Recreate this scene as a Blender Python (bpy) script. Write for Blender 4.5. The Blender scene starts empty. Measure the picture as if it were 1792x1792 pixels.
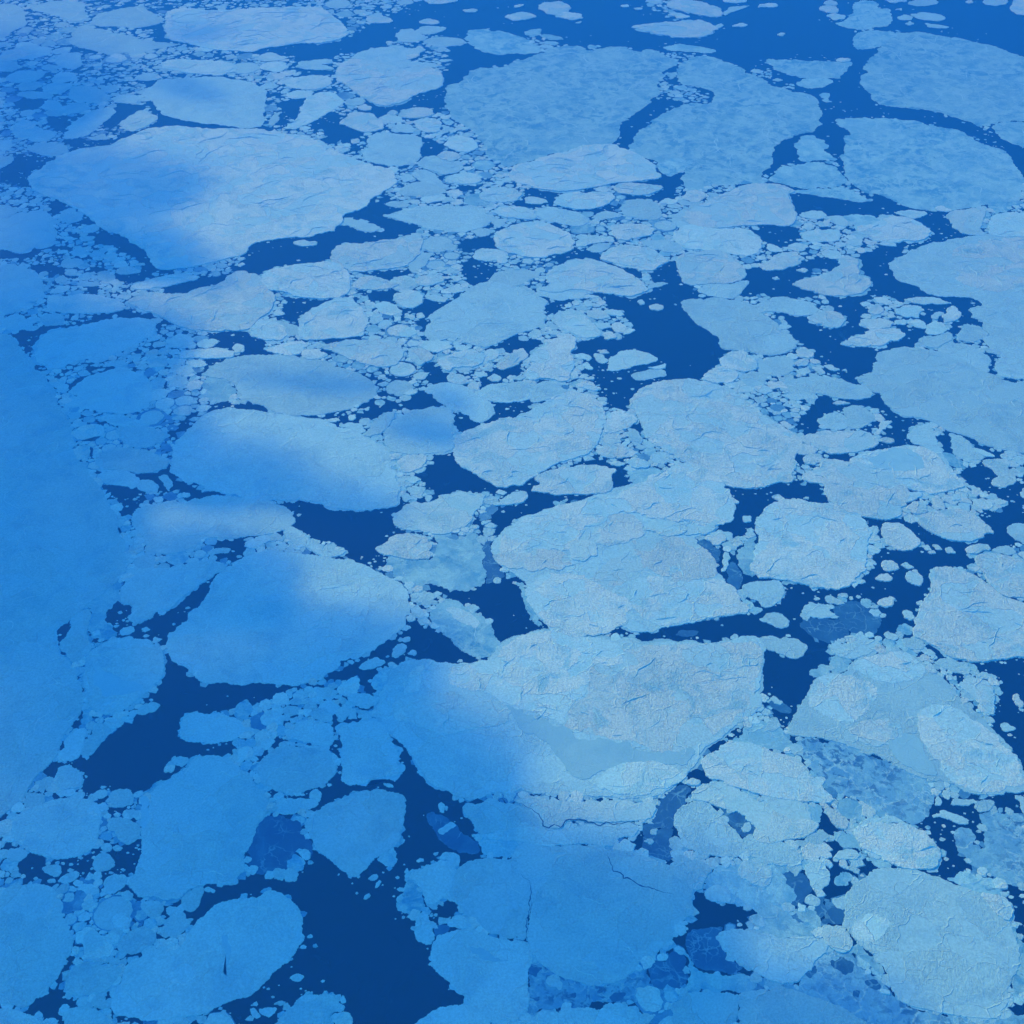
import bpy, math, random
import numpy as np
from mathutils import Vector

R = math.radians
scene = bpy.context.scene
# ---------------------------------------------------------------- camera
CAM_H = 2200.0                     # metres above the sea
DEP = R(40.0)                      # depression of the optical axis
FOV = R(42.0)
cam_d = bpy.data.cameras.new('camera')
cam_d.sensor_fit = 'HORIZONTAL'; cam_d.angle = FOV
cam_d.clip_start = 10.0; cam_d.clip_end = 200000.0
cam = bpy.data.objects.new('camera', cam_d)
scene.collection.objects.link(cam)
cam.location = (0, 0, CAM_H)
cam.rotation_euler = (R(90) - DEP, 0, 0)
scene.camera = cam

# ---------------------------------------------------------------- world, sun, exposure
SUN_EL, SUN_AZ = R(29), R(-38)     # azimuth measured from +Y (up-screen) towards +X (right)
world = bpy.data.worlds.new('World'); scene.world = world
world.use_nodes = True
nt = world.node_tree; nt.nodes.clear()
sky = nt.nodes.new('ShaderNodeTexSky'); sky.sky_type = 'NISHITA'; sky.sun_disc = False
sky.sun_elevation = SUN_EL; sky.sun_rotation = SUN_AZ
sky.altitude = 2000; sky.air_density = 1.0; sky.dust_density = 0.2; sky.ozone_density = 4.0
tint = nt.nodes.new('ShaderNodeMix'); tint.data_type = 'RGBA'; tint.blend_type = 'MULTIPLY'
tint.inputs[0].default_value = 1.0; tint.inputs[7].default_value = (0.27, 1.18, 1.02, 1)
bg = nt.nodes.new('ShaderNodeBackground'); bg.inputs[1].default_value = 0.15
wo = nt.nodes.new('ShaderNodeOutputWorld')
nt.links.new(sky.outputs[0], tint.inputs[6]); nt.links.new(tint.outputs[2], bg.inputs[0]); nt.links.new(bg.outputs[0], wo.inputs[0])
sun_d = bpy.data.lights.new('sun', 'SUN'); sun_d.energy = 2.12; sun_d.angle = R(0.5)
sun_d.color = (0.97, 1.0, 0.14)
sun = bpy.data.objects.new('sun', sun_d); scene.collection.objects.link(sun)
SUN_DIR = Vector((math.sin(SUN_AZ) * math.cos(SUN_EL), math.cos(SUN_AZ) * math.cos(SUN_EL), math.sin(SUN_EL)))
sun.rotation_euler = SUN_DIR.to_track_quat('Z', 'Y').to_euler()
sun.location = SUN_DIR * 9000
vs = scene.view_settings
vs.view_transform = 'Standard'; vs.look = 'None'; vs.gamma = 1.0; vs.exposure = 1.30; vs.use_curve_mapping = False
scene.render.resolution_x = 1024; scene.render.resolution_y = 1024
scene.render.engine = 'CYCLES'
scene.cycles.volume_bounces = 1
scene.cycles.max_bounces = 5; scene.cycles.diffuse_bounces = 2; scene.cycles.glossy_bounces = 2
scene.cycles.transparent_max_bounces = 12

rnd = random.Random(7); nr = np.random.default_rng(7)

# ---------------------------------------------------------------- photo pixel (1792 wide) <-> point on the sea
FPX = 896 / math.tan(FOV / 2)
CD, SD = math.cos(DEP), math.sin(DEP)
def ground(p, z=0.0):
    p = np.asarray(p, float)
    u = (p[..., 0] - 896) / FPX; v = (896 - p[..., 1]) / FPX
    dx = u; dy = CD + v * SD; dz = -SD + v * CD
    t = (CAM_H - z) / -dz
    return np.stack([dx * t, dy * t], -1)
def pixel(g):
    g = np.asarray(g, float)
    x, y = g[..., 0], g[..., 1]; z = -CAM_H
    depth = y * CD - z * SD
    up = y * SD + z * CD
    return np.stack([896 + FPX * x / depth, 896 - FPX * up / depth], -1)
def m_per_px(y_ground):            # metres on the sea seen by one pixel of the 1024 picture, across
    return math.hypot(y_ground, CAM_H) / FPX * 1.75

# ---------------------------------------------------------------- materials
def nodes_of(name):
    m = bpy.data.materials.new(name); m.use_nodes = True
    t = m.node_tree; t.nodes.clear()
    out = t.nodes.new('ShaderNodeOutputMaterial')
    b = t.nodes.new('ShaderNodeBsdfPrincipled'); t.links.new(b.outputs[0], out.inputs[0])
    return m, t, b
def N(t, kind, **kw):
    n = t.nodes.new(kind)
    for k, v in kw.items(): setattr(n, k, v)
    return n
def setin(n, d):
    for k, v in d.items(): n.inputs[k].default_value = v
def noise(t, vec, scale, detail=4, rough=0.55, dist=0.0):
    n = N(t, 'ShaderNodeTexNoise'); setin(n, {'Scale': scale, 'Detail': detail, 'Roughness': rough, 'Distortion': dist})
    t.links.new(vec, n.inputs['Vector']); return n.outputs[0]
def ramp(t, src, a, b, lo=0.0, hi=1.0):
    n = N(t, 'ShaderNodeMapRange'); n.interpolation_type = 'SMOOTHSTEP'
    setin(n, {1: a, 2: b, 3: lo, 4: hi}); t.links.new(src, n.inputs[0]); return n.outputs[0]
def math_(t, op, a, b):
    n = N(t, 'ShaderNodeMath', operation=op)
    for i, s in enumerate((a, b)):
        if isinstance(s, (int, float)): n.inputs[i].default_value = s
        else: t.links.new(s, n.inputs[i])
    return n.outputs[0]
def mix(t, fac, a, b):
    n = N(t, 'ShaderNodeMix', data_type='RGBA')
    for i, s in ((0, fac), (6, a), (7, b)):
        if isinstance(s, tuple): n.inputs[i].default_value = (*s, 1)
        elif isinstance(s, (int, float)): n.inputs[i].default_value = s
        else: t.links.new(s, n.inputs[i])
    return n.outputs[2]
def veins(t, vec, scale, width, warp):
    w = N(t, 'ShaderNodeTexNoise'); setin(w, {'Scale': scale * 1.7, 'Detail': 3})
    t.links.new(vec, w.inputs['Vector'])
    sub = N(t, 'ShaderNodeVectorMath', operation='SUBTRACT'); t.links.new(w.outputs[1], sub.inputs[0]); sub.inputs[1].default_value = (.5, .5, .5)
    sc = N(t, 'ShaderNodeVectorMath', operation='SCALE'); t.links.new(sub.outputs[0], sc.inputs[0]); sc.inputs['Scale'].default_value = warp
    ad = N(t, 'ShaderNodeVectorMath', operation='ADD'); t.links.new(vec, ad.inputs[0]); t.links.new(sc.outputs[0], ad.inputs[1])
    v = N(t, 'ShaderNodeTexVoronoi', feature='DISTANCE_TO_EDGE'); setin(v, {'Scale': scale})
    t.links.new(ad.outputs[0], v.inputs['Vector'])
    c = N(t, 'ShaderNodeTexVoronoi', feature='F1'); setin(c, {'Scale': scale}); t.links.new(ad.outputs[0], c.inputs['Vector'])
    return ramp(t, v.outputs['Distance'], 0.0, width, 1.0, 0.0), c.outputs['Color']

def ice(name, base, second, vein_col, patch=(0.45, 0.62), patch_scale=0.012, bump=1.0, vein=0.3, vscale=0.012, vwidth=0.022, rough=0.8, fine=0.25, holes=None, grain=0.4, plates=.5, plates2=.25, patchy=.6):
    m, t, b = nodes_of(name)
    geo = N(t, 'ShaderNodeNewGeometry'); at = N(t, 'ShaderNodeAttribute', attribute_name='tone')
    off = N(t, 'ShaderNodeVectorMath', operation='ADD'); t.links.new(geo.outputs['Position'], off.inputs[0])
    osc = N(t, 'ShaderNodeVectorMath', operation='SCALE'); osc.inputs[0].default_value = (9000, 5000, 3000)
    t.links.new(at.outputs['Fac'], osc.inputs['Scale']); t.links.new(osc.outputs[0], off.inputs[1])
    P = off.outputs[0]
    big = ramp(t, noise(t, P, .0045, 4, .6, .8), .38, .62, patchy, 1.0)
    pm = math_(t, 'MULTIPLY', ramp(t, noise(t, P, patch_scale, 9, 0.68, 0.6), *patch), big)
    col = mix(t, pm, base, second)
    # pale ridge lines, broken up so that they come and go
    e1, c1 = veins(t, P, vscale, vwidth, 45); e2, c2 = veins(t, P, vscale * 2.6, vwidth * 1.6, 22)
    pm1 = ramp(t, math_(t, 'ADD', math_(t, 'MULTIPLY', c1, .55), math_(t, 'MULTIPLY', noise(t, P, .02, 5, .6, .5), .45)), .50, .60)
    col = mix(t, math_(t, 'MULTIPLY', pm1, plates), col, second)
    col = mix(t, math_(t, 'MULTIPLY', ramp(t, c2, .50, .60), plates2), col, second)
    vn = math_(t, 'MULTIPLY', e1, ramp(t, noise(t, P, 0.02, 3), .42, .6))
    vn2 = math_(t, 'MULTIPLY', e2, ramp(t, noise(t, P, 0.016, 3, .5, .3), .47, .62))
    vv = math_(t, 'MAXIMUM', vn, vn2)
    col = mix(t, math_(t, 'MULTIPLY', vv, vein), col, vein_col)
    if holes:
        hm = ramp(t, noise(t, P, holes[0], 6, .62, .6), holes[1], holes[1] + .05)
        col = mix(t, math_(t, 'MULTIPLY', math_(t, 'MULTIPLY', hm, big), holes[2]), col, (0.02, 0.11, 0.26))
    # snow grain and per-floe tone
    g = noise(t, P, 0.22, 5, 0.75)
    gm = ramp(t, g, .3, .7, 1 - fine, 1 + fine)
    tone = ramp(t, at.outputs['Fac'], 0, 1, 0.93, 1.07)
    hs = N(t, 'ShaderNodeVectorMath', operation='SCALE'); t.links.new(col, hs.inputs[0]); t.links.new(math_(t, 'MULTIPLY', gm, tone), hs.inputs['Scale'])
    t.links.new(hs.outputs[0], b.inputs['Base Color'])
    b.inputs['Roughness'].default_value = rough
    b.inputs['Specular IOR Level'].default_value = 0.25
    # relief: ridges, sastrugi and rubble
    mp = N(t, 'ShaderNodeMapping'); setin(mp, {'Rotation': (0, 0, .6), 'Scale': (1, .45, 1)}); t.links.new(P, mp.inputs[0])
    n1 = noise(t, mp.outputs[0], 0.10, 6, 0.66, 0.5)
    rid = math_(t, 'ABSOLUTE', math_(t, 'SUBTRACT', n1, .5), 0)
    h = math_(t, 'MULTIPLY', rid, -6.5 * grain / .4)
    h = math_(t, 'MULTIPLY', h, ramp(t, noise(t, P, 0.008, 3, .5, .3), .35, .6, .25, 1.0))
    h = math_(t, 'ADD', h, math_(t, 'MULTIPLY', g, 2.4 * grain / .4))
    h = math_(t, 'MULTIPLY', h, math_(t, 'SUBTRACT', 1.0, math_(t, 'MULTIPLY', pm1, .8)))
    h = math_(t, 'ADD', h, math_(t, 'MULTIPLY', vv, 1.15))
    bp = N(t, 'ShaderNodeBump'); setin(bp, {'Strength': 1.0, 'Distance': bump}); t.links.new(h, bp.inputs['Height'])
    t.links.new(bp.outputs[0], b.inputs['Normal'])
    return m

MAT = {
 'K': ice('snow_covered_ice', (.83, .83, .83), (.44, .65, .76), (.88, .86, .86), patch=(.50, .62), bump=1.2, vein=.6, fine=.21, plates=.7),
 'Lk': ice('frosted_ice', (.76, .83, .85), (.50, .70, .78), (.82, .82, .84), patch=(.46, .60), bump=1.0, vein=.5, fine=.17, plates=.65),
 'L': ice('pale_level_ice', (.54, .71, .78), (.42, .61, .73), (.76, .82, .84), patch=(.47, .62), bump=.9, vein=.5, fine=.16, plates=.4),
 'M': ice('blue_thin_ice', (.46, .68, .76), (.13, .37, .58), (.56, .70, .76), patch=(.45, .60), patch_scale=.022, bump=.5, vein=.45, vscale=.014, vwidth=.04, fine=.16, holes=(.06, .62, .6), plates=.35, plates2=.25, patchy=.3),
 'N': ice('lace_ice', (.27, .49, .64), (.13, .32, .54), (.50, .67, .74), patch=(.44, .56), patch_scale=.02, bump=.4, vein=.75, vscale=.02, vwidth=.07, fine=.14, holes=(.05, .53, .8), plates=.2, plates2=.4, patchy=.4),
 'B': ice('smooth_blue_ice', (.44, .64, .75), (.36, .57, .71), (.45, .62, .71), patch=(.40, .65), bump=.25, vein=.3, fine=.06, plates=.3),
 'G': ice('dark_new_ice', (.05, .17, .32), (.02, .09, .22), (.20, .40, .55), patch=(.40, .60), bump=.15, vein=.75, vscale=.014, vwidth=.03, fine=.10, rough=.5),
 'S': ice('slush_ice', (.20, .41, .59), (.05, .19, .38), (.40, .58, .70), patch=(.44, .60), patch_scale=.01, bump=.3, vein=.3, fine=.2, rough=.7),
}

def water_mat():
    m, t, b = nodes_of('sea_water')
    geo = N(t, 'ShaderNodeNewGeometry'); P = geo.outputs['Position']
    c = mix(t, ramp(t, noise(t, P, .0016, 5, .6, .5), .35, .7), (.0003, .001, .012), (.0006, .003, .022))
    fr = ramp(t, noise(t, P, .011, 8, .68, 1.2), .60, .80)      # faint frazil and grease ice
    c = mix(t, math_(t, 'MULTIPLY', fr, .55), c, (.03, .12, .26))
    t.links.new(c, b.inputs['Base Color'])
    setin(b, {'Roughness': .22, 'IOR': 1.33, 'Specular IOR Level': .5})
    bp = N(t, 'ShaderNodeBump'); setin(bp, {'Strength': .35, 'Distance': .25})
    t.links.new(noise(t, P, .25, 5, .6), bp.inputs['Height']); t.links.new(bp.outputs[0], b.inputs['Normal'])
    return m
M_WATER = water_mat()
def crack_mat():
    m, t, b = nodes_of('open_crack')
    setin(b, {'Base Color': (.004, .045, .15, 1), 'Roughness': .3}); return m
M_CRACK = crack_mat()

# ---------------------------------------------------------------- mesh helpers
class Buf:
    """collects ice slabs; build() links them as ONE mesh object"""
    def __init__(s): s.v = []; s.f = []; s.m = []; s.t = []; s.n = 0
    def slab(s, poly, z, bottom=-.3, shoulder=0.0, mi=0, tone=.5):
        p = np.asarray(poly, float); k = len(p)
        a = np.roll(p, 1, 0); c = np.roll(p, -1, 0)
        if np.sum(p[:, 0] * c[:, 1] - c[:, 0] * p[:, 1]) < 0: p = p[::-1]; a = np.roll(p, 1, 0); c = np.roll(p, -1, 0)
        d = c - a; L = np.maximum(np.hypot(d[:, 0], d[:, 1]), 1e-6)[:, None]
        nrm = np.stack([d[:, 1], -d[:, 0]], 1) / L
        rings = [np.c_[p, np.full(k, z)]]
        if shoulder: rings.append(np.c_[p + nrm * shoulder, np.full(k, max(z * .35, .05))])
        rings.append(np.c_[p + nrm * shoulder, np.full(k, bottom)])
        s.v.append(np.concatenate(rings)); o = s.n
        s.f.append(list(range(o, o + k)))
        for r in range(len(rings) - 1):
            for i in range(k):
                j = (i + 1) % k
                s.f.append([o + r * k + i, o + (r + 1) * k + i, o + (r + 1) * k + j, o + r * k + j])
        nf = 1 + k * (len(rings) - 1)
        s.m += [mi] * nf; s.t += [tone] * nf; s.n += k * len(rings)
    def ridge(s, line, z, w, h, mi=0, tone=.5):
        """a low triangular ridge along a line"""
        l = np.asarray(line, float); k = len(l)
        d = np.gradient(l, axis=0); L = np.maximum(np.hypot(d[:, 0], d[:, 1]), 1e-6)[:, None]
        nn = np.stack([d[:, 1], -d[:, 0]], 1) / L
        tp = np.sin(np.linspace(.12, math.pi - .12, k))[:, None]
        jit = (1 + nr.uniform(-.35, .35, (k, 1)))
        hh = h * (tp * jit)[:, 0]
        A = np.c_[l + nn * w * tp * jit, np.full(k, z)]; B = np.c_[l, z + hh]; C = np.c_[l - nn * w * tp * jit, np.full(k, z)]
        s.v.append(np.concatenate([A, B, C])); o = s.n
        for i in range(k - 1):
            s.f.append([o + i, o + i + 1, o + k + i + 1, o + k + i])
            s.f.append([o + k + i, o + k + i + 1, o + 2 * k + i + 1, o + 2 * k + i])
        s.m += [mi] * (2 * (k - 1)); s.t += [tone] * (2 * (k - 1)); s.n += 3 * k
    def build(s, name, mats, parent=None, origin=(0, 0, 0)):
        v = np.concatenate(s.v) - np.array(origin)
        me = bpy.data.meshes.new(name); me.from_pydata(v.tolist(), [], s.f)
        for m in mats: me.materials.append(m)
        me.polygons.foreach_set('material_index', s.m)
        at = me.attributes.new('tone', 'FLOAT', 'FACE'); at.data.foreach_set('value', s.t)
        o = bpy.data.objects.new(name, me); scene.collection.objects.link(o)
        o.parent = parent
        if parent is None: o.location = origin
        return o
def tag(o, label=None, cat=None, group=None, kind=None):
    if label: o['label'] = label
    if cat: o['category'] = cat
    if group: o['group'] = group
    if kind: o['kind'] = kind
    return o

def chaikin(p, n=1, w=.25):
    for _ in range(n):
        q = np.roll(p, -1, 0)
        p = np.stack([(1 - w) * p + w * q, w * p + (1 - w) * q], 1).reshape(-1, 2)
    return p
def roughen(p, seg, amp, rg, closed=True):
    """fractal midpoint displacement of an outline until edges are about seg long"""
    p = [tuple(a) for a in p]
    for it in range(7):
        out = []; ch = False; n = len(p)
        for i in range(n if closed else n - 1):
            a = p[i]; b = p[(i + 1) % n]; out.append(a)
            dx, dy = b[0] - a[0], b[1] - a[1]; L = math.hypot(dx, dy)
            if L > seg:
                ch = True; r = rg.gauss(0, amp) * min(1, 55 / L)
                out.append((a[0] + dx * .5 - dy * r, a[1] + dy * .5 + dx * r))
        if not closed: out.append(p[-1])
        p = out
        if not ch: break
    return np.array(p)
def area(p):
    q = np.roll(p, -1, 0); return abs(np.sum(p[:, 0] * q[:, 1] - q[:, 0] * p[:, 1])) / 2
def inside(pts, poly):
    x, y = pts[:, 0], pts[:, 1]; c = np.zeros(len(pts), bool); n = len(poly); j = n - 1
    for i in range(n):
        xi, yi = poly[i]; xj, yj = poly[j]
        if yi != yj:
            c ^= ((yi > y) != (yj > y)) & (x < (xj - xi) * (y - yi) / (yj - yi) + xi)
        j = i
    return c

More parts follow.
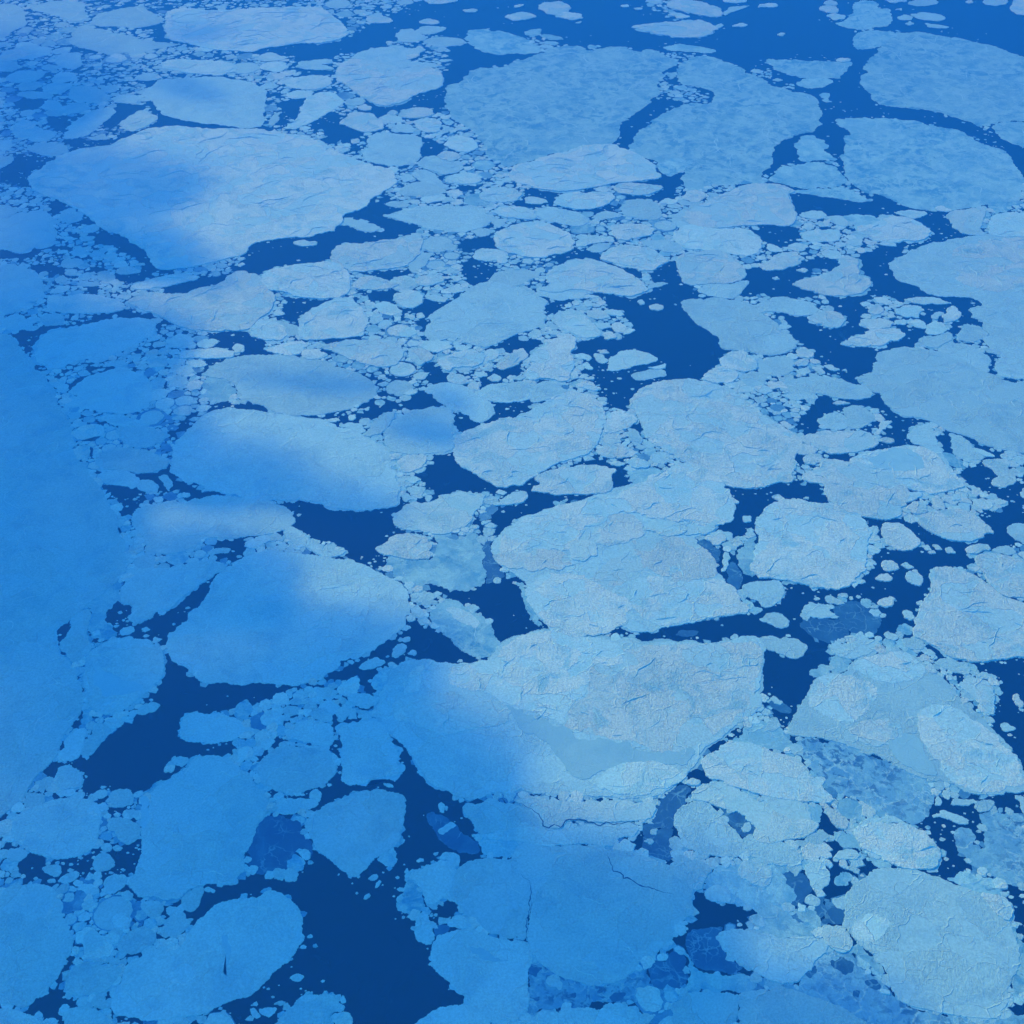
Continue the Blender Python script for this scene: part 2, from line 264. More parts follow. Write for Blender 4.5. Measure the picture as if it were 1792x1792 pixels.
# ---------------------------------------------------------------- outlines, traced from the photograph and laid on the sea
# lines: kind | points | optional label; '@' gives the tile (origin x, origin y, scale) of the points
# K snow covered, Lk frosted, L pale level ice, M blue thin ice, G dark new ice, W open water, C crack; a trailing p makes a part
DATA = r'''
@0 0 3.982
W|0,1190 40,1165 75,1110 130,1080 250,1095 340,1100 420,1088 330,1150 230,1195 210,1215 240,1270 200,1310 140,1300 120,1280 60,1275 -60,1265 -60,1200
W|820,740 960,735 1060,790 1000,770 900,800 830,880 770,890 690,880 760,820
W|1040,690 1075,740 1130,800 1240,830 1350,850 1500,870 1700,897 1500,890 1380,885 1250,882 1180,880 1100,885 1010,910 900,950 830,985 760,1010 690,1040 560,1060 480,1050 490,1030 430,1000 430,985 560,962 640,985 780,970 900,920 960,900 1060,860 1125,825 1060,780
W|500,1555 600,1490 660,1520 720,1570 715,1605 840,1635 980,1700 1050,1760 1065,1850 900,1792 800,1740 790,1700 640,1690 700,1610 690,1560 600,1560
W|1140,170 1165,210 1155,250 1200,285 1260,300 1080,285 1060,210 930,200 700,195 640,185 1000,190 1100,175
W|700,70 830,40 890,15 960,40 860,50 720,90
W|1020,40 1120,65 1190,40 1120,80 1060,70
W|-50,505 60,500 30,530 -50,540
W|330,810 450,810 500,850 440,920 380,900 300,860
W|340,1460 350,1420 390,1405 480,1430 430,1450 400,1500 360,1505
W|220,300 420,315 510,320 640,350 660,370 560,355 440,330
W|-60,1735 130,1760 330,1735 270,1770 230,1800 -60,1810
W|980,570 1100,560 1080,600 1020,600
W|80,700 330,690 300,720 260,760 160,790 90,760
Lk|850,885 830,860 900,810 970,770 1020,775 1110,820 1030,880 920,920 870,905
L|975,665 1080,590 1100,555 1300,545 1450,530 1700,560 1860,620 1850,700 1840,880 1700,897 1500,865 1350,850 1240,830 1130,800 1075,730 1040,690|large floe with a dark crack tapering along its lower edge, upper left
L|80,365 160,325 260,315 370,345 340,385 240,410 160,415 100,390
L|385,410 440,365 560,365 575,430 520,490 440,470 395,450
L|40,560 50,530 120,495 300,495 310,530 240,570 100,580
L|355,555 380,520 470,500 530,515 520,550 440,580 370,578
L|120,600 160,570 290,575 300,600 240,630 140,635
L|290,610 350,580 500,580 510,605 440,640 380,660 300,640
L|110,665 150,640 290,640 380,665 340,690 200,690
L|465,680 500,610 620,600 720,635 765,690 740,720 640,715 520,700
L|280,750 320,700 390,698 440,740 460,770 330,770
L|300,790 330,770 460,775 430,810 340,810
L|440,960 500,860 640,770 780,750 810,780 760,830 690,880 620,940 530,965
L|620,965 720,930 780,970 660,980
L|75,920 150,880 290,885 310,930 200,965 100,960
L|190,1040 240,1005 360,995 440,1010 480,1035 410,1090 300,1085 220,1060
L|-40,975 70,970 105,1010 60,1050 -40,1050
L|-40,1560 0,1530 120,1490 310,1465 350,1500 380,1560 400,1640 390,1700 320,1725 150,1760 40,1740 -40,1735
L|-40,1430 60,1430 130,1470 90,1510 0,1540 -40,1540
L|410,1510 440,1465 520,1450 580,1490 560,1540 480,1560 420,1540
L|550,1610 600,1580 660,1560 695,1590 660,1620 590,1630
L|550,1660 580,1640 670,1650 640,1675 580,1685
L|500,1750 560,1720 600,1740 590,1780 510,1785
L|690,1750 750,1715 795,1710 780,1740 720,1765
L|-40,1190 -40,1100 60,1090 100,1100 40,1160
L|770,690 830,660 950,660 970,700 900,725 800,715
L|695,625 740,595 820,600 810,640 740,650
L|940,535 1020,505 1110,520 1105,555 1030,565 960,560
L|620,160 680,100 860,60 980,45 1060,90 1150,135 1130,155 1020,190 860,190 700,185
L|-80,30 100,25 180,75 190,180 100,210 40,260 -80,280
L|200,60 300,20 520,10 600,30 610,100 560,155 450,130 340,95
L|500,230 560,200 700,200 850,240 1050,290 1260,310 1160,330 980,370 760,385 640,350 520,320 480,290
L|-50,430 100,425 160,470 100,495 0,500 -50,500
Lk|1120,440 1180,415 1400,420 1580,430 1660,470 1640,500 1540,530 1400,520 1220,490 1130,480
Lk|1370,350 1400,310 1520,305 1470,365
L|1560,390 1620,375 1660,405 1580,420
@0 0 1
K|55,305 85,285 120,266 195,254 225,240 260,225 300,221 425,226 470,228 540,240 575,255 590,268 640,285 690,300 697,319 665,340 640,362 615,372 600,377 599,392 558,412 500,417 450,424 436,432 430,445 390,455 350,465 290,473 270,468 255,440 215,412 180,402 150,375 100,350 62,335 50,320|giant upper left floe, left half shaded and right half sunlit
K|290,22 310,15 400,18 500,12 560,12 578,25 600,40 611,60 590,72 520,77 460,85 440,92 380,88 340,80 320,75 295,68 290,55 292,40|long bright floe at the top edge, left of the open water
M|776,180 780,150 808,143 828,120 880,118 900,108 935,98 960,83 990,80 1015,80 1030,90 1090,80 1120,92 1135,85 1160,95 1190,110 1160,125 1150,150 1155,165 1125,190 1100,205 1085,220 1085,235 1075,250 1060,252 1000,262 960,270 935,280 895,292 880,290 855,278 845,250 830,230 790,210|wide mottled blue floe of thin ice directly left of the winding upper lead
M|1100,265 1110,240 1120,228 1150,205 1180,190 1210,180 1245,182 1252,165 1235,155 1185,145 1185,130 1190,110 1220,98 1250,100 1300,120 1340,140 1350,150 1390,160 1430,170 1440,200 1430,225 1400,235 1360,250 1350,270 1352,290 1335,315 1330,322 1250,325 1205,340 1195,320 1200,300 1190,290 1155,285 1120,275|wide mottled blue floe of thin ice directly right of the winding upper lead
K|580,440 590,430 650,425 690,420 735,407 740,430 720,460 690,468 640,475 600,470 580,460
K|838,342 850,330 900,330 916,340 905,352 870,355 845,352
K|1215,365 1240,350 1290,330 1310,322 1360,322 1378,328 1392,335 1378,340 1385,355 1395,375 1390,390 1378,397 1340,393 1300,395 1250,400 1215,395 1190,385 1200,370
Lk|1052,452 1065,435 1100,428 1140,435 1162,450 1155,465 1125,475 1085,468
W|640,50 700,20 760,-5 760,-60 1130,-60 1130,5 1160,30 1200,40 1290,30 1400,10 1440,20 1470,45 1500,60 1495,85 1470,105 1400,108 1345,103 1345,115 1330,125 1300,115 1250,98 1180,92 1130,90 1100,80 1040,80 985,78 950,62 920,50 905,65 860,50 820,55 815,75 830,80 900,95 930,97 850,118 810,143 780,150 775,185 775,195 740,190 700,185 775,150 775,135 790,110 780,90 800,75 770,60 720,60 690,70 650,85 600,92 560,105 560,95 450,98 450,85 520,78 600,72
W|1130,-60 1900,-60 1900,120 1800,100 1740,80 1640,60 1560,50 1500,50 1440,40 1400,10 1290,30 1200,40
W|1500,80 1540,85 1515,110 1505,140 1530,185 1600,190 1650,205 1715,225 1760,240 1820,250 1820,330 1770,290 1745,260 1690,230 1600,212 1545,208 1470,210 1490,240 1480,250 1475,300 1450,270 1440,250 1420,235 1400,245 1400,280 1345,300 1355,260 1380,240 1430,225 1440,190 1435,170 1380,160 1400,150 1460,150 1480,120 1470,105
@450 0 3.982
K|550,570 550,500 580,450 650,410 760,420 900,450 1000,485 1120,460 1230,475 1290,520 1300,560 1280,610 1180,640 1090,670 1000,720 900,742 830,725 730,680 680,640 600,580|bright heart-shaped floe with snowy ridges pointing down into a dark lead
L|650,405 700,370 800,340 960,320 1000,320 1060,345 1050,430 1180,440 1280,450 1230,475 1100,460 1000,482 850,440 740,415
K|1040,420 1055,350 1130,320 1175,350 1120,400
L|960,250 1000,205 1080,200 1130,230 1190,270 1080,300 980,290
L|1090,220 1160,180 1320,190 1300,215 1220,240 1120,235
L|1150,290 1250,260 1420,270 1470,300 1380,320 1250,330
M|1455,240 1470,210 1590,200 1700,215 1800,245 1860,260 1920,300 1980,340 1960,370 1860,378 1780,375 1600,372 1500,330
K|760,140 770,115 860,105 930,130 945,155 860,165 780,160
K|1120,155 1190,130 1260,145 1270,165 1200,175
K|855,50 900,30 940,40 930,60 880,65
K|1430,70 1530,65 1540,80 1450,90
K|1720,120 1780,100 1840,85 1920,100 1950,120 1880,140 1790,150
K|1165,10 1180,-20 1400,-20 1395,15 1280,30 1200,30
Lk|0,425 30,380 100,365 160,390 220,405 150,425 60,430
L|280,465 290,430 420,415 520,415 530,435 440,450 550,480 420,490 330,485
Lk|170,580 240,545 380,525 510,535 520,590 440,620 330,630 220,610
Lk|200,655 280,630 400,640 380,670 300,690 230,690
Lk|195,890 310,780 290,770 350,680 430,645 510,640 590,690 610,720 530,770 440,820 350,870 260,905 210,900|long pale floe lying slantwise between two dark leads below the bright top floe
L|80,870 110,800 180,775 150,840 110,880
L|610,700 700,680 750,690 740,730 640,740
K|700,745 750,725 805,750 760,775 710,765
K|565,865 640,790 720,785 800,790 870,840 885,900 800,920 740,925 650,890
K|905,790 945,768 985,785 950,808
K|985,800 1040,765 1140,750 1220,765 1240,800 1140,825 1020,825
K|1080,850 1160,825 1260,830 1285,880 1270,920 1180,930 1110,890
L|930,900 980,865 1070,870 1110,905 1060,930 960,925
L|740,1100 750,1050 790,1040 760,980 800,940 900,925 1060,940 1145,960 1150,1010 1130,1060 1140,1100 1080,1150 990,1160 870,1145 790,1130|smooth pale squarish floe right of the giant floe's pointed end
Lk|1300,1010 1340,960 1460,955 1530,990 1540,1030 1470,1065 1350,1040
K|1250,1085 1320,1055 1400,1070 1425,1100 1350,1130 1280,1110
L|1110,1140 1170,1090 1250,1090 1300,1120 1420,1125 1440,1170 1390,1205 1290,1220 1180,1180
Lk|895,1185 940,1160 990,1180 970,1210 910,1205
L|1075,1220 1120,1180 1220,1200 1270,1250 1340,1300 1280,1320 1150,1270
L|985,1230 1050,1210 1110,1250 1020,1275
Lk|1310,1250 1370,1215 1480,1205 1570,1230 1560,1270 1440,1285 1340,1280
L|985,1330 1060,1280 1160,1265 1260,1300 1330,1340 1260,1360 1130,1370 1020,1370
L|890,1420 960,1400 1080,1430 1020,1450 920,1440
L|895,1500 1030,1460 1150,1430 1300,1440 1500,1430 1600,1480 1630,1560 1480,1610 1370,1620 1270,1605 1160,1590 1140,1570 1000,1540|broad pale floe with a pointed left tip in the lead below the giant floe
L|600,1540 620,1515 730,1540 850,1580 870,1600 800,1620 730,1610 650,1580
K|245,1690 320,1675 420,1685 410,1715 300,1720
K|1620,1480 1700,1440 1792,1440 1900,1460 1950,1510 1930,1535 1820,1525 1700,1510
L|1630,1520 1720,1530 1730,1570 1650,1590
L|1480,1610 1550,1595 1630,1600 1620,1640 1540,1655
Lk|1500,1792 1530,1740 1650,1735 1740,1760 1760,1800 1650,1820 1540,1815
L|1280,1720 1330,1690 1400,1720 1380,1750 1300,1745
W|-120,1900 -80,1780 0,1700 60,1670 200,1660 430,1635 600,1560 600,1510 740,1450 820,1410 900,1370 960,1390 890,1420 950,1450 1000,1460 890,1500 1000,1540 1160,1580 1120,1620 1000,1640 900,1680 760,1690 580,1710 520,1740 500,1840 340,1860 200,1830 100,1880
W|750,700 880,745 1090,670 1290,610 1280,760 1220,755 1100,750 1000,770 870,800 820,790
W|150,700 330,690 280,770 300,780 190,890 150,870 190,790 150,740
W|60,630 200,650 180,680 70,670 80,700 60,870 90,880 60,885
W|330,900 440,820 520,780 600,800 560,860 650,900 750,930 700,980 560,960 440,910
W|1150,960 1260,990 1310,1040 1200,1090 1140,1060
W|1270,1215 1400,1215 1310,1260
W|1380,1320 1440,1290 1560,1290 1540,1320 1440,1340
W|1400,1680 1640,1640 1690,1740 1400,1740
W|250,390 330,350 480,320 560,330 540,430 530,520 400,500 280,500 240,460 270,420
@900 0 3.982
W|1030,560 1140,540 1200,580 1320,620 1390,650 1400,690 1380,720 1360,660 1250,610 1130,590 1060,575
W|1010,690 1035,640 1060,680 1200,710 1230,715 1090,740 1000,790 920,860 870,900 850,920 860,950 830,960 850,1000 780,1045 690,995 750,960 760,935 730,885 780,840 890,770 930,730
W|1040,470 1170,460 1150,490 1020,520
M|990,1140 1070,1110 1130,1100 1240,1120 1200,1170 1130,1210 1080,1235 1010,1190
W|690,1285 840,1265 1000,1250 1030,1235 1010,1190 1080,1235 1190,1180 1240,1120 1250,1130 1180,1220 1190,1270 1140,1320 1120,1370 1010,1385 870,1385 960,1360 1050,1300 890,1280
W|100,1320 190,1330 340,1335 280,1390 240,1420 140,1440 0,1440 0,1410 60,1390 70,1345
W|400,1470 520,1470 660,1430 750,1430 740,1460 680,1480 620,1470 540,1490 470,1490
W|430,1730 560,1770 620,1780 560,1850 360,1840 240,1800 340,1770 420,1740
K|1060,35 1100,0 1200,0 1330,20 1440,60 1455,100 1420,122 1280,105 1160,75 1090,60|large white floe in open water at the very top of the photo
K|1060,105 1150,90 1235,120 1160,135
K|815,185 900,170 1010,160 1120,155 1200,145 1350,155 1430,200 1380,240 1280,262 1160,265 1080,250 980,240 900,215|white floe with a drawn out pale left tip, alone in the top lead
K|1250,150 1280,138 1330,150 1300,160
K|1400,185 1440,165 1460,180 1430,200
K|1510,185 1580,160 1630,175 1590,190
K|1450,10 1480,-20 1620,-10 1610,20 1530,25
L|1450,90 1500,50 1640,40 1560,70 1470,110
K|165,60 200,20 320,10 400,50 370,90 310,110 230,100
K|280,115 350,85 470,100 480,130 400,145 320,125
K|740,40 790,32 800,50 760,53
K|830,60 890,55 890,68 850,70
K|420,160 470,148 460,165
K|0,40 70,30 40,50 0,55
M|70,240 110,205 195,200 180,240 120,262
M|170,245 300,250 350,275 290,280 200,265
M|195,300 230,285 320,300 280,318
M|1030,330 1090,315 1220,315 1330,330 1420,360 1330,372 1200,360 1080,355
K|0,1150 130,1130 260,1080 420,1035 560,1010 690,1005 780,1045 880,1085 980,1150 1030,1230 1000,1250 840,1265 700,1275 540,1310 400,1330 280,1333 170,1320 100,1290 0,1270 -40,1230|white rounded floe with a smooth blue lower side, just below the winding upper lead
K|690,1310 740,1280 870,1280 1050,1300 960,1350 870,1365 780,1355 710,1335
K|270,1415 320,1360 430,1340 560,1340 660,1340 710,1380 660,1420 580,1450 450,1465 340,1445
Lk|560,1330 600,1300 690,1330 620,1345
Lk|70,1380 130,1370 245,1410 180,1425 80,1420
L|160,1470 240,1440 380,1465 500,1510 520,1550 480,1575 370,1570 220,1545 150,1500
K|-140,1640 -100,1610 0,1570 100,1548 220,1550 300,1590 390,1630 425,1690 410,1740 340,1770 200,1800 80,1795 -60,1760 -130,1720
L|750,1450 790,1400 870,1385 960,1400 1020,1460 1030,1510 960,1540 860,1520 750,1490
L|530,1520 620,1470 700,1480 760,1500 690,1520 600,1540
K|670,1570 760,1565 900,1565 980,1600 960,1640 860,1660 780,1680 720,1670 690,1640
Lk|430,1680 540,1640 690,1650 700,1690 600,1690 480,1720 430,1715
L|495,1740 560,1700 680,1695 650,1740 560,1765
L|960,1680 1080,1670 1180,1720 1150,1760 1050,1760 980,1730
Lk|1100,1640 1180,1570 1330,1570 1500,1600 1640,1600 1730,1680 1720,1730 1640,1790 1500,1770 1380,1750 1200,1740 1130,1690
L|1130,1580 1090,1500 1170,1460 1260,1480 1240,1540 1180,1600
L|1210,1450 1240,1400 1310,1410 1300,1450 1240,1460
Lk|1000,1420 1060,1380 1150,1400 1100,1430
@1342 0 3.982
M|780,330 870,260 900,225 1060,220 1220,250 1480,300 1640,340 1792,400 1900,430 1900,840 1792,845 1580,860 1480,885 1350,830 1200,780 980,755 800,735 740,700 670,610 650,550 670,470 720,400 770,370|vast blue lined floe in the upper right corner above the curving lead
M|595,320 610,240 700,210 800,215 900,225 860,270 790,325 640,350
M|-20,440 0,410 120,415 460,430 590,430 600,450 540,510 510,550 420,545 250,550 120,510 60,490 30,450
K|480,425 500,408 570,408 580,430 520,438
M|200,575 300,545 420,545 470,570 400,610 300,620 220,600
M|470,830 600,820 900,830 1130,870 1360,910 1490,1000 1640,1040 1690,1080 1720,1140 1780,1210 1792,1260 1792,1370 1700,1440 1670,1480 1560,1460 1540,1420 1400,1450 1280,1470 1160,1475 980,1445 880,1400 800,1360 700,1350 600,1290 560,1250 540,1180 510,1090 540,1040 530,950 590,940 560,900 500,880|vast blue mottled floe at the right, below the curving lead
M|1560,880 1640,850 1792,850 1900,850 1900,1060 1792,1030 1700,1000 1600,930
M|180,1010 240,950 320,940 400,980 435,1025 390,1045 450,1080 495,1120 380,1115 240,1130 215,1070
M|0,1260 60,1190 170,1155 290,1130 420,1145 500,1190 540,1230 570,1270 500,1300 360,1310 200,1310 100,1280
M|200,1325 320,1310 600,1315 640,1360 750,1390 700,1405 620,1410 480,1380 300,1355 210,1345
K|650,1630 620,1600 740,1560 830,1520 950,1510 1060,1550 1140,1610 1130,1650 1060,1680 900,1695 800,1690 720,1650
M|510,1510 600,1490 750,1500 780,1550 620,1600 600,1560 540,1540
L|760,1530 790,1495 870,1500 890,1515 800,1535
Lk|430,1510 520,1505 570,1560 560,1580 480,1570
Lk|890,1480 1000,1465 1110,1480 1120,1495 1020,1530 930,1500
K|1170,1450 1220,1435 1290,1465 1260,1480 1190,1470
Lk|1245,1510 1290,1470 1430,1455 1530,1435 1520,1500 1500,1560 1520,1640 1400,1640 1300,1590
Lk|1540,1560 1580,1500 1700,1480 1792,1490 1850,1500 1850,1640 1792,1650 1650,1655 1560,1640
M|1545,1440 1640,1435 1680,1480 1580,1490
Lk|220,1500 280,1475 380,1470 420,1505 380,1530 260,1520
K|330,1560 370,1540 440,1575 380,1585
Lk|240,1650 270,1610 400,1605 500,1600 515,1650 470,1690 350,1690 260,1670
Lk|550,1680 600,1665 670,1670 670,1710 600,1720
Lk|775,1700 820,1680 900,1700 905,1720 820,1715
Lk|280,1690 330,1680 420,1720 340,1715
Lk|130,1730 200,1690 300,1720 230,1760
Lk|0,1700 60,1710 120,1755 50,1760 0,1735
K|950,1730 990,1710 980,1735
K|360,55 420,35 500,65 490,95 400,85
K|395,20 440,0 490,20 480,45 410,35
K|410,110 470,95 550,110 540,135 470,145
M|470,165 560,130 600,90 600,20 660,0 760,10 780,60 860,60 880,130 840,185 760,190 640,210 560,195
L|990,100 1080,85 1200,100 1250,125 1200,150 1080,140
L|905,120 960,100 1020,120 1000,140 930,140
L|960,165 1000,145 1030,165 990,180
L|1100,160 1200,175 1280,190 1200,200 1120,190
K|815,0 860,-20 970,-10 975,15 880,25
L|980,20 1060,-20 1180,0 1200,20 1120,45 1010,40
K|1500,15 1560,-20 1680,-10 1680,20 1600,45 1530,35
K|1690,60 1720,0 1850,-20 1850,120 1740,100
K|1380,15 1420,0 1440,20 1410,28
K|-70,50 0,25 60,25 80,45 30,55
K|70,245 100,230 130,235 110,255
K|890,70 940,60 940,75
M|360,660 400,645 440,650 420,690 460,710 400,715
L|35,560 70,545 115,560 80,570
W|-100,1610 -50,1570 0,1565 150,1580 170,1560 220,1600 230,1640 220,1690 100,1720 0,1690 -60,1680
W|150,1350 300,1360 480,1380 620,1410 700,1408 760,1390 760,1360 880,1400 980,1445 1160,1475 1270,1480 1240,1510 1300,1590 1400,1640 1410,1680 1350,1720 1100,1740 980,1750 940,1740 860,1792 700,1792 600,1792 780,1720 760,1660 930,1700 1080,1690 1150,1610 1080,1530 1040,1510 900,1480 860,1500 600,1490 420,1500 380,1470 220,1490 160,1400
@0 448 3.982
W|120,30 200,60 280,110 330,145 450,140 450,100 420,70 330,60 240,50 160,40
W|940,0 1060,0 1060,40 1110,90 1220,90 1210,120 1060,130 960,190 880,200 830,160 810,130 960,130 1010,100 990,60
W|1140,225 1280,175 1480,130 1640,105 1600,80 1750,60 1850,50 1850,110 1700,110 1560,190 1400,230 1230,265 1140,240
W|240,480 300,490 450,480 560,460 700,410 880,365 980,380 880,395 760,435 600,475 430,505 290,520 240,500
W|120,540 300,530 260,610 235,700 170,650 110,570 20,530
W|1390,570 1470,535 1650,530 1740,510 1850,560 1850,690 1700,690 1500,640 1520,600 1470,580
W|1350,710 1440,710 1560,720 1480,770 1380,830 1430,770 1440,740
W|440,950 500,870 650,810 780,780 640,850 560,890 490,945 460,960
W|1430,1015 1600,1020 1850,1040 1850,1075 1650,1060 1450,1075
W|490,1215 500,1190 640,1160 700,1140 760,1185 670,1160 560,1195
W|1300,1060 1380,1100 1330,1170 1230,1250 1150,1280 1160,1210 1280,1150
W|890,770 960,780 1020,840 960,800
W|720,1590 830,1600 900,1630 960,1640 1060,1655 1000,1720 930,1800 870,1800 800,1700 740,1670
W|950,1520 1100,1490 1170,1450 1220,1510 1215,1560 1330,1590 1400,1640 1540,1650 1730,1690 1600,1690 1520,1740 1450,1770 1370,1740 1300,1660 1200,1640 1100,1640 1100,1600 1060,1550
K|910,220 960,190 1080,155 1200,130 1400,145 1300,180 1160,215 1000,235
K|330,345 330,300 380,270 600,265 740,290 850,325 880,360 820,390 680,400 560,405 400,390 340,370|pale elongated floe between two thin dark cracks at the left below rubble
K|890,310 1000,265 1120,260 1230,275 1400,225 1560,180 1640,110 1700,105 1792,130 1850,200 1900,260 1920,310 1890,380 1850,410 1792,450 1740,510 1650,525 1480,525 1340,520 1200,470 1100,410 980,375 930,350|bright pinkish snow covered floe pointing up into the lead under the giant floe
K|810,105 840,80 920,75 990,110 900,130 830,130
L|670,120 740,100 800,130 800,175 740,185 680,165
Lk|755,185 810,160 870,185 860,215 800,220
L|270,450 310,410 400,400 450,420 450,460 400,485 320,490
Lk|340,265 400,215 490,205 480,240 400,265
L|420,60 470,20 560,20 590,50 520,85 440,80
Lk|450,115 500,90 540,100 530,140 460,135
L|530,190 600,180 700,185 690,210 560,215
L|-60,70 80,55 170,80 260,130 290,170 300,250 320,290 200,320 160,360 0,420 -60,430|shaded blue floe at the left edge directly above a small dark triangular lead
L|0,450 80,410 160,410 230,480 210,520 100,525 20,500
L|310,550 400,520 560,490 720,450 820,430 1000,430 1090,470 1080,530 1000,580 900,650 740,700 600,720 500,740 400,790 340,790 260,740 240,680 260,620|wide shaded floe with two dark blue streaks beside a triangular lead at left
L|500,930 560,880 640,830 780,790 900,780 980,820 1040,860 1060,920 1060,1000 1000,1060 900,1100 780,1090 640,1070 500,1050 450,1060 460,1000 550,980
L|800,1210 900,1190 1060,1200 1150,1240 1140,1290 1060,1330 960,1340 860,1310 830,1260
L|1150,590 1250,540 1320,550 1370,620 1350,650 1200,640
Lk|1370,610 1420,580 1500,580 1525,605 1470,640 1390,640
Lk|1620,640 1650,610 1700,625 1700,670 1640,680
K|1240,680 1300,660 1450,650 1560,645 1640,670 1620,710 1500,715 1380,710 1260,720
Lk|1280,750 1360,725 1430,735 1450,760 1360,780
K|1730,530 1792,450 1850,440 1920,460 1990,500 2010,550 1960,590 1850,590 1792,575
L|1440,800 1500,760 1580,720 1700,695 1850,690 2100,700 2250,730 2450,800 2560,850 2640,920 2620,980 2500,1040 2400,1080 2200,1110 2000,1115 1920,1090 1850,1050 1700,1000 1650,930 1620,880 1500,850 1440,835|large oval floe crossed by cloud shadow, dark blue wedge at its left end
M|1440,840 1500,850 1600,880 1650,930 1630,990 1560,1020 1440,1010 1410,900
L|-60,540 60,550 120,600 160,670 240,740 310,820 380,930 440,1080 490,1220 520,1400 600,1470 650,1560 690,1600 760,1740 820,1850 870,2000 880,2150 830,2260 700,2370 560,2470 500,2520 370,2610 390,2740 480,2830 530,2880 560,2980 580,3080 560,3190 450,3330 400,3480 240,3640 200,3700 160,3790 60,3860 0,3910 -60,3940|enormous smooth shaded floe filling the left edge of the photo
L|690,1560 700,1510 820,1495 920,1510 980,1560 960,1600 920,1625 840,1600 760,1590
L|980,1560 1050,1560 1110,1600 1090,1640 1020,1645 950,1620
L|1100,1540 1150,1520 1190,1560 1205,1600 1180,1645 1150,1600
L|660,1440 700,1370 900,1340 1050,1360 1180,1440 1130,1490 1000,1515 900,1500 700,1490
L|370,900 420,870 480,900 460,960 400,950
L|610,710 700,690 780,700 720,740 640,745
L|730,770 780,730 860,730 900,760 830,780
L|670,1140 740,1100 860,1110 960,1140 1050,1180 960,1195 800,1180
L|1190,1140 1240,1110 1300,1120 1280,1150
L|1180,880 1220,840 1300,840 1320,890 1260,920 1190,910
@450 448 3.982
W|-50,100 30,100 80,80 200,60 480,40 510,10 520,-40 300,-60 -100,-40
W|20,130 60,110 10,180
W|100,240 200,290 350,300 520,300 400,370 300,420 280,470 180,450 130,440 190,350 190,300
W|680,270 720,250 860,240 1020,230 960,280 960,330 880,320 820,320 740,280
W|1100,220 1160,240 1220,250 1180,260 1120,240
W|1160,300 1300,330 1420,265 1340,330 1180,415 1140,400 1020,390 1010,370 1100,365 1130,320
W|700,150 760,110 900,90 1060,100 1050,140 900,160 780,140 690,160
W|1440,40 1500,10 1600,60 1690,85 1620,160 1590,180 1480,200 1450,180 1440,100
W|1060,450 1210,455 1170,520 1180,590 1140,580 1130,480
W|330,595 480,585 650,575 740,575 640,590 480,600
W|1590,640 1700,590 1792,560 1850,560 1850,660 1730,680 1700,650
W|1150,780 1220,740 1260,760 1330,840 1320,880 1220,895 1170,850
W|1030,985 1150,950 1240,1010 1310,1045 1080,1070 1020,1060
W|1365,1080 1450,1110 1550,1180 1400,1230 1370,1180
W|1640,1040 1850,1020 1850,1110 1700,1150 1640,1150
W|250,1115 430,1120 560,1110 700,1100 860,1050 970,1050 900,1090 800,1140 650,1170 560,1170 400,1150
W|-50,1040 60,1050 130,1080 -50,1080
W|1190,1390 1350,1375 1380,1450 1500,1510 1580,1560 1700,1610 1850,1600 1850,1640 1720,1640 1620,1660 1550,1650 1350,1670 1300,1700 1220,1650 1170,1590 1100,1520 1180,1490 1230,1430
W|140,1705 420,1720 480,1750 640,1775 900,1755 1040,1720 960,1800 900,1850 950,2000 880,2100 780,2130 400,1950 240,1790
W|1800,640 1750,760 1700,810 1600,790 1540,840 1560,900 1700,860 1850,820
K|25,140 80,100 220,70 400,50 520,40 600,80 640,130 650,200 640,260 560,295 440,300 300,290 200,250 80,240 30,190|pale floe with bright upper-left surface right beside the pinkish snow-covered floe
K|560,20 640,-20 780,-60 1000,-20 1060,20 1050,70 900,90 740,110 640,110 600,70
K|670,190 720,150 820,145 900,170 1000,200 920,230 820,240 720,235 670,220
K|290,440 340,400 450,340 560,290 660,290 720,350 760,410 770,470 740,560 600,575 440,585 330,590 290,560|floe with triangular snowy upper half and smooth lower half, left of the middle
L|-50,460 60,450 180,455 290,490 290,550 200,565 60,570 -50,565
L|1050,50 1150,-20 1240,-20 1180,60 1090,130
K|1100,180 1130,140 1280,135 1310,170 1240,200 1160,215
Lk|950,270 1040,235 1130,250 1160,290 1110,360 1020,360 970,330
Lk|810,345 880,315 960,340 1020,390 940,420 860,400
Lk|1160,275 1240,270 1330,295 1310,325 1220,315
Lk|1340,150 1400,140 1430,165 1380,185
Lk|1240,90 1290,75 1330,95 1270,120
Lk|1310,240 1370,210 1440,220 1440,250 1370,265
Lk|1110,405 1150,395 1170,430 1120,440
Lk|1020,430 1060,410 1100,420 1090,450
L|780,460 800,410 870,400 880,450 820,480
Lk|980,560 1010,500 1090,500 1120,540 1060,570
L|1180,430 1300,350 1420,280 1470,230 1560,185 1700,190 1850,230 2000,300 2030,320 1990,390 2010,450 1960,500 1850,530 1720,590 1600,640 1500,620 1400,570 1280,590 1190,590 1175,490 1220,460|broad smooth pale floe in the upper middle with a pointed lower left corner
L|1600,180 1660,120 1750,90 1850,100 1970,110 1970,150 1850,200 1792,215
K|430,640 560,600 740,590 860,580 1000,620 1020,700 980,760 860,780 780,760 640,720 560,680|pale jumbled floe of welded pieces just above the oval floe crossed by cloud shadow
K|50,660 150,620 290,590 320,620 310,680 220,700
K|320,650 420,650 500,690 440,720 330,720
K|1055,670 1120,645 1200,665 1230,720 1130,770 1070,720
Lk|1110,610 1220,590 1340,600 1370,640 1240,680 1150,640
Lk|1360,630 1440,620 1500,640 1400,665
K|1245,725 1400,670 1500,655 1600,690 1560,760 1420,775 1360,780 1340,810 1280,770
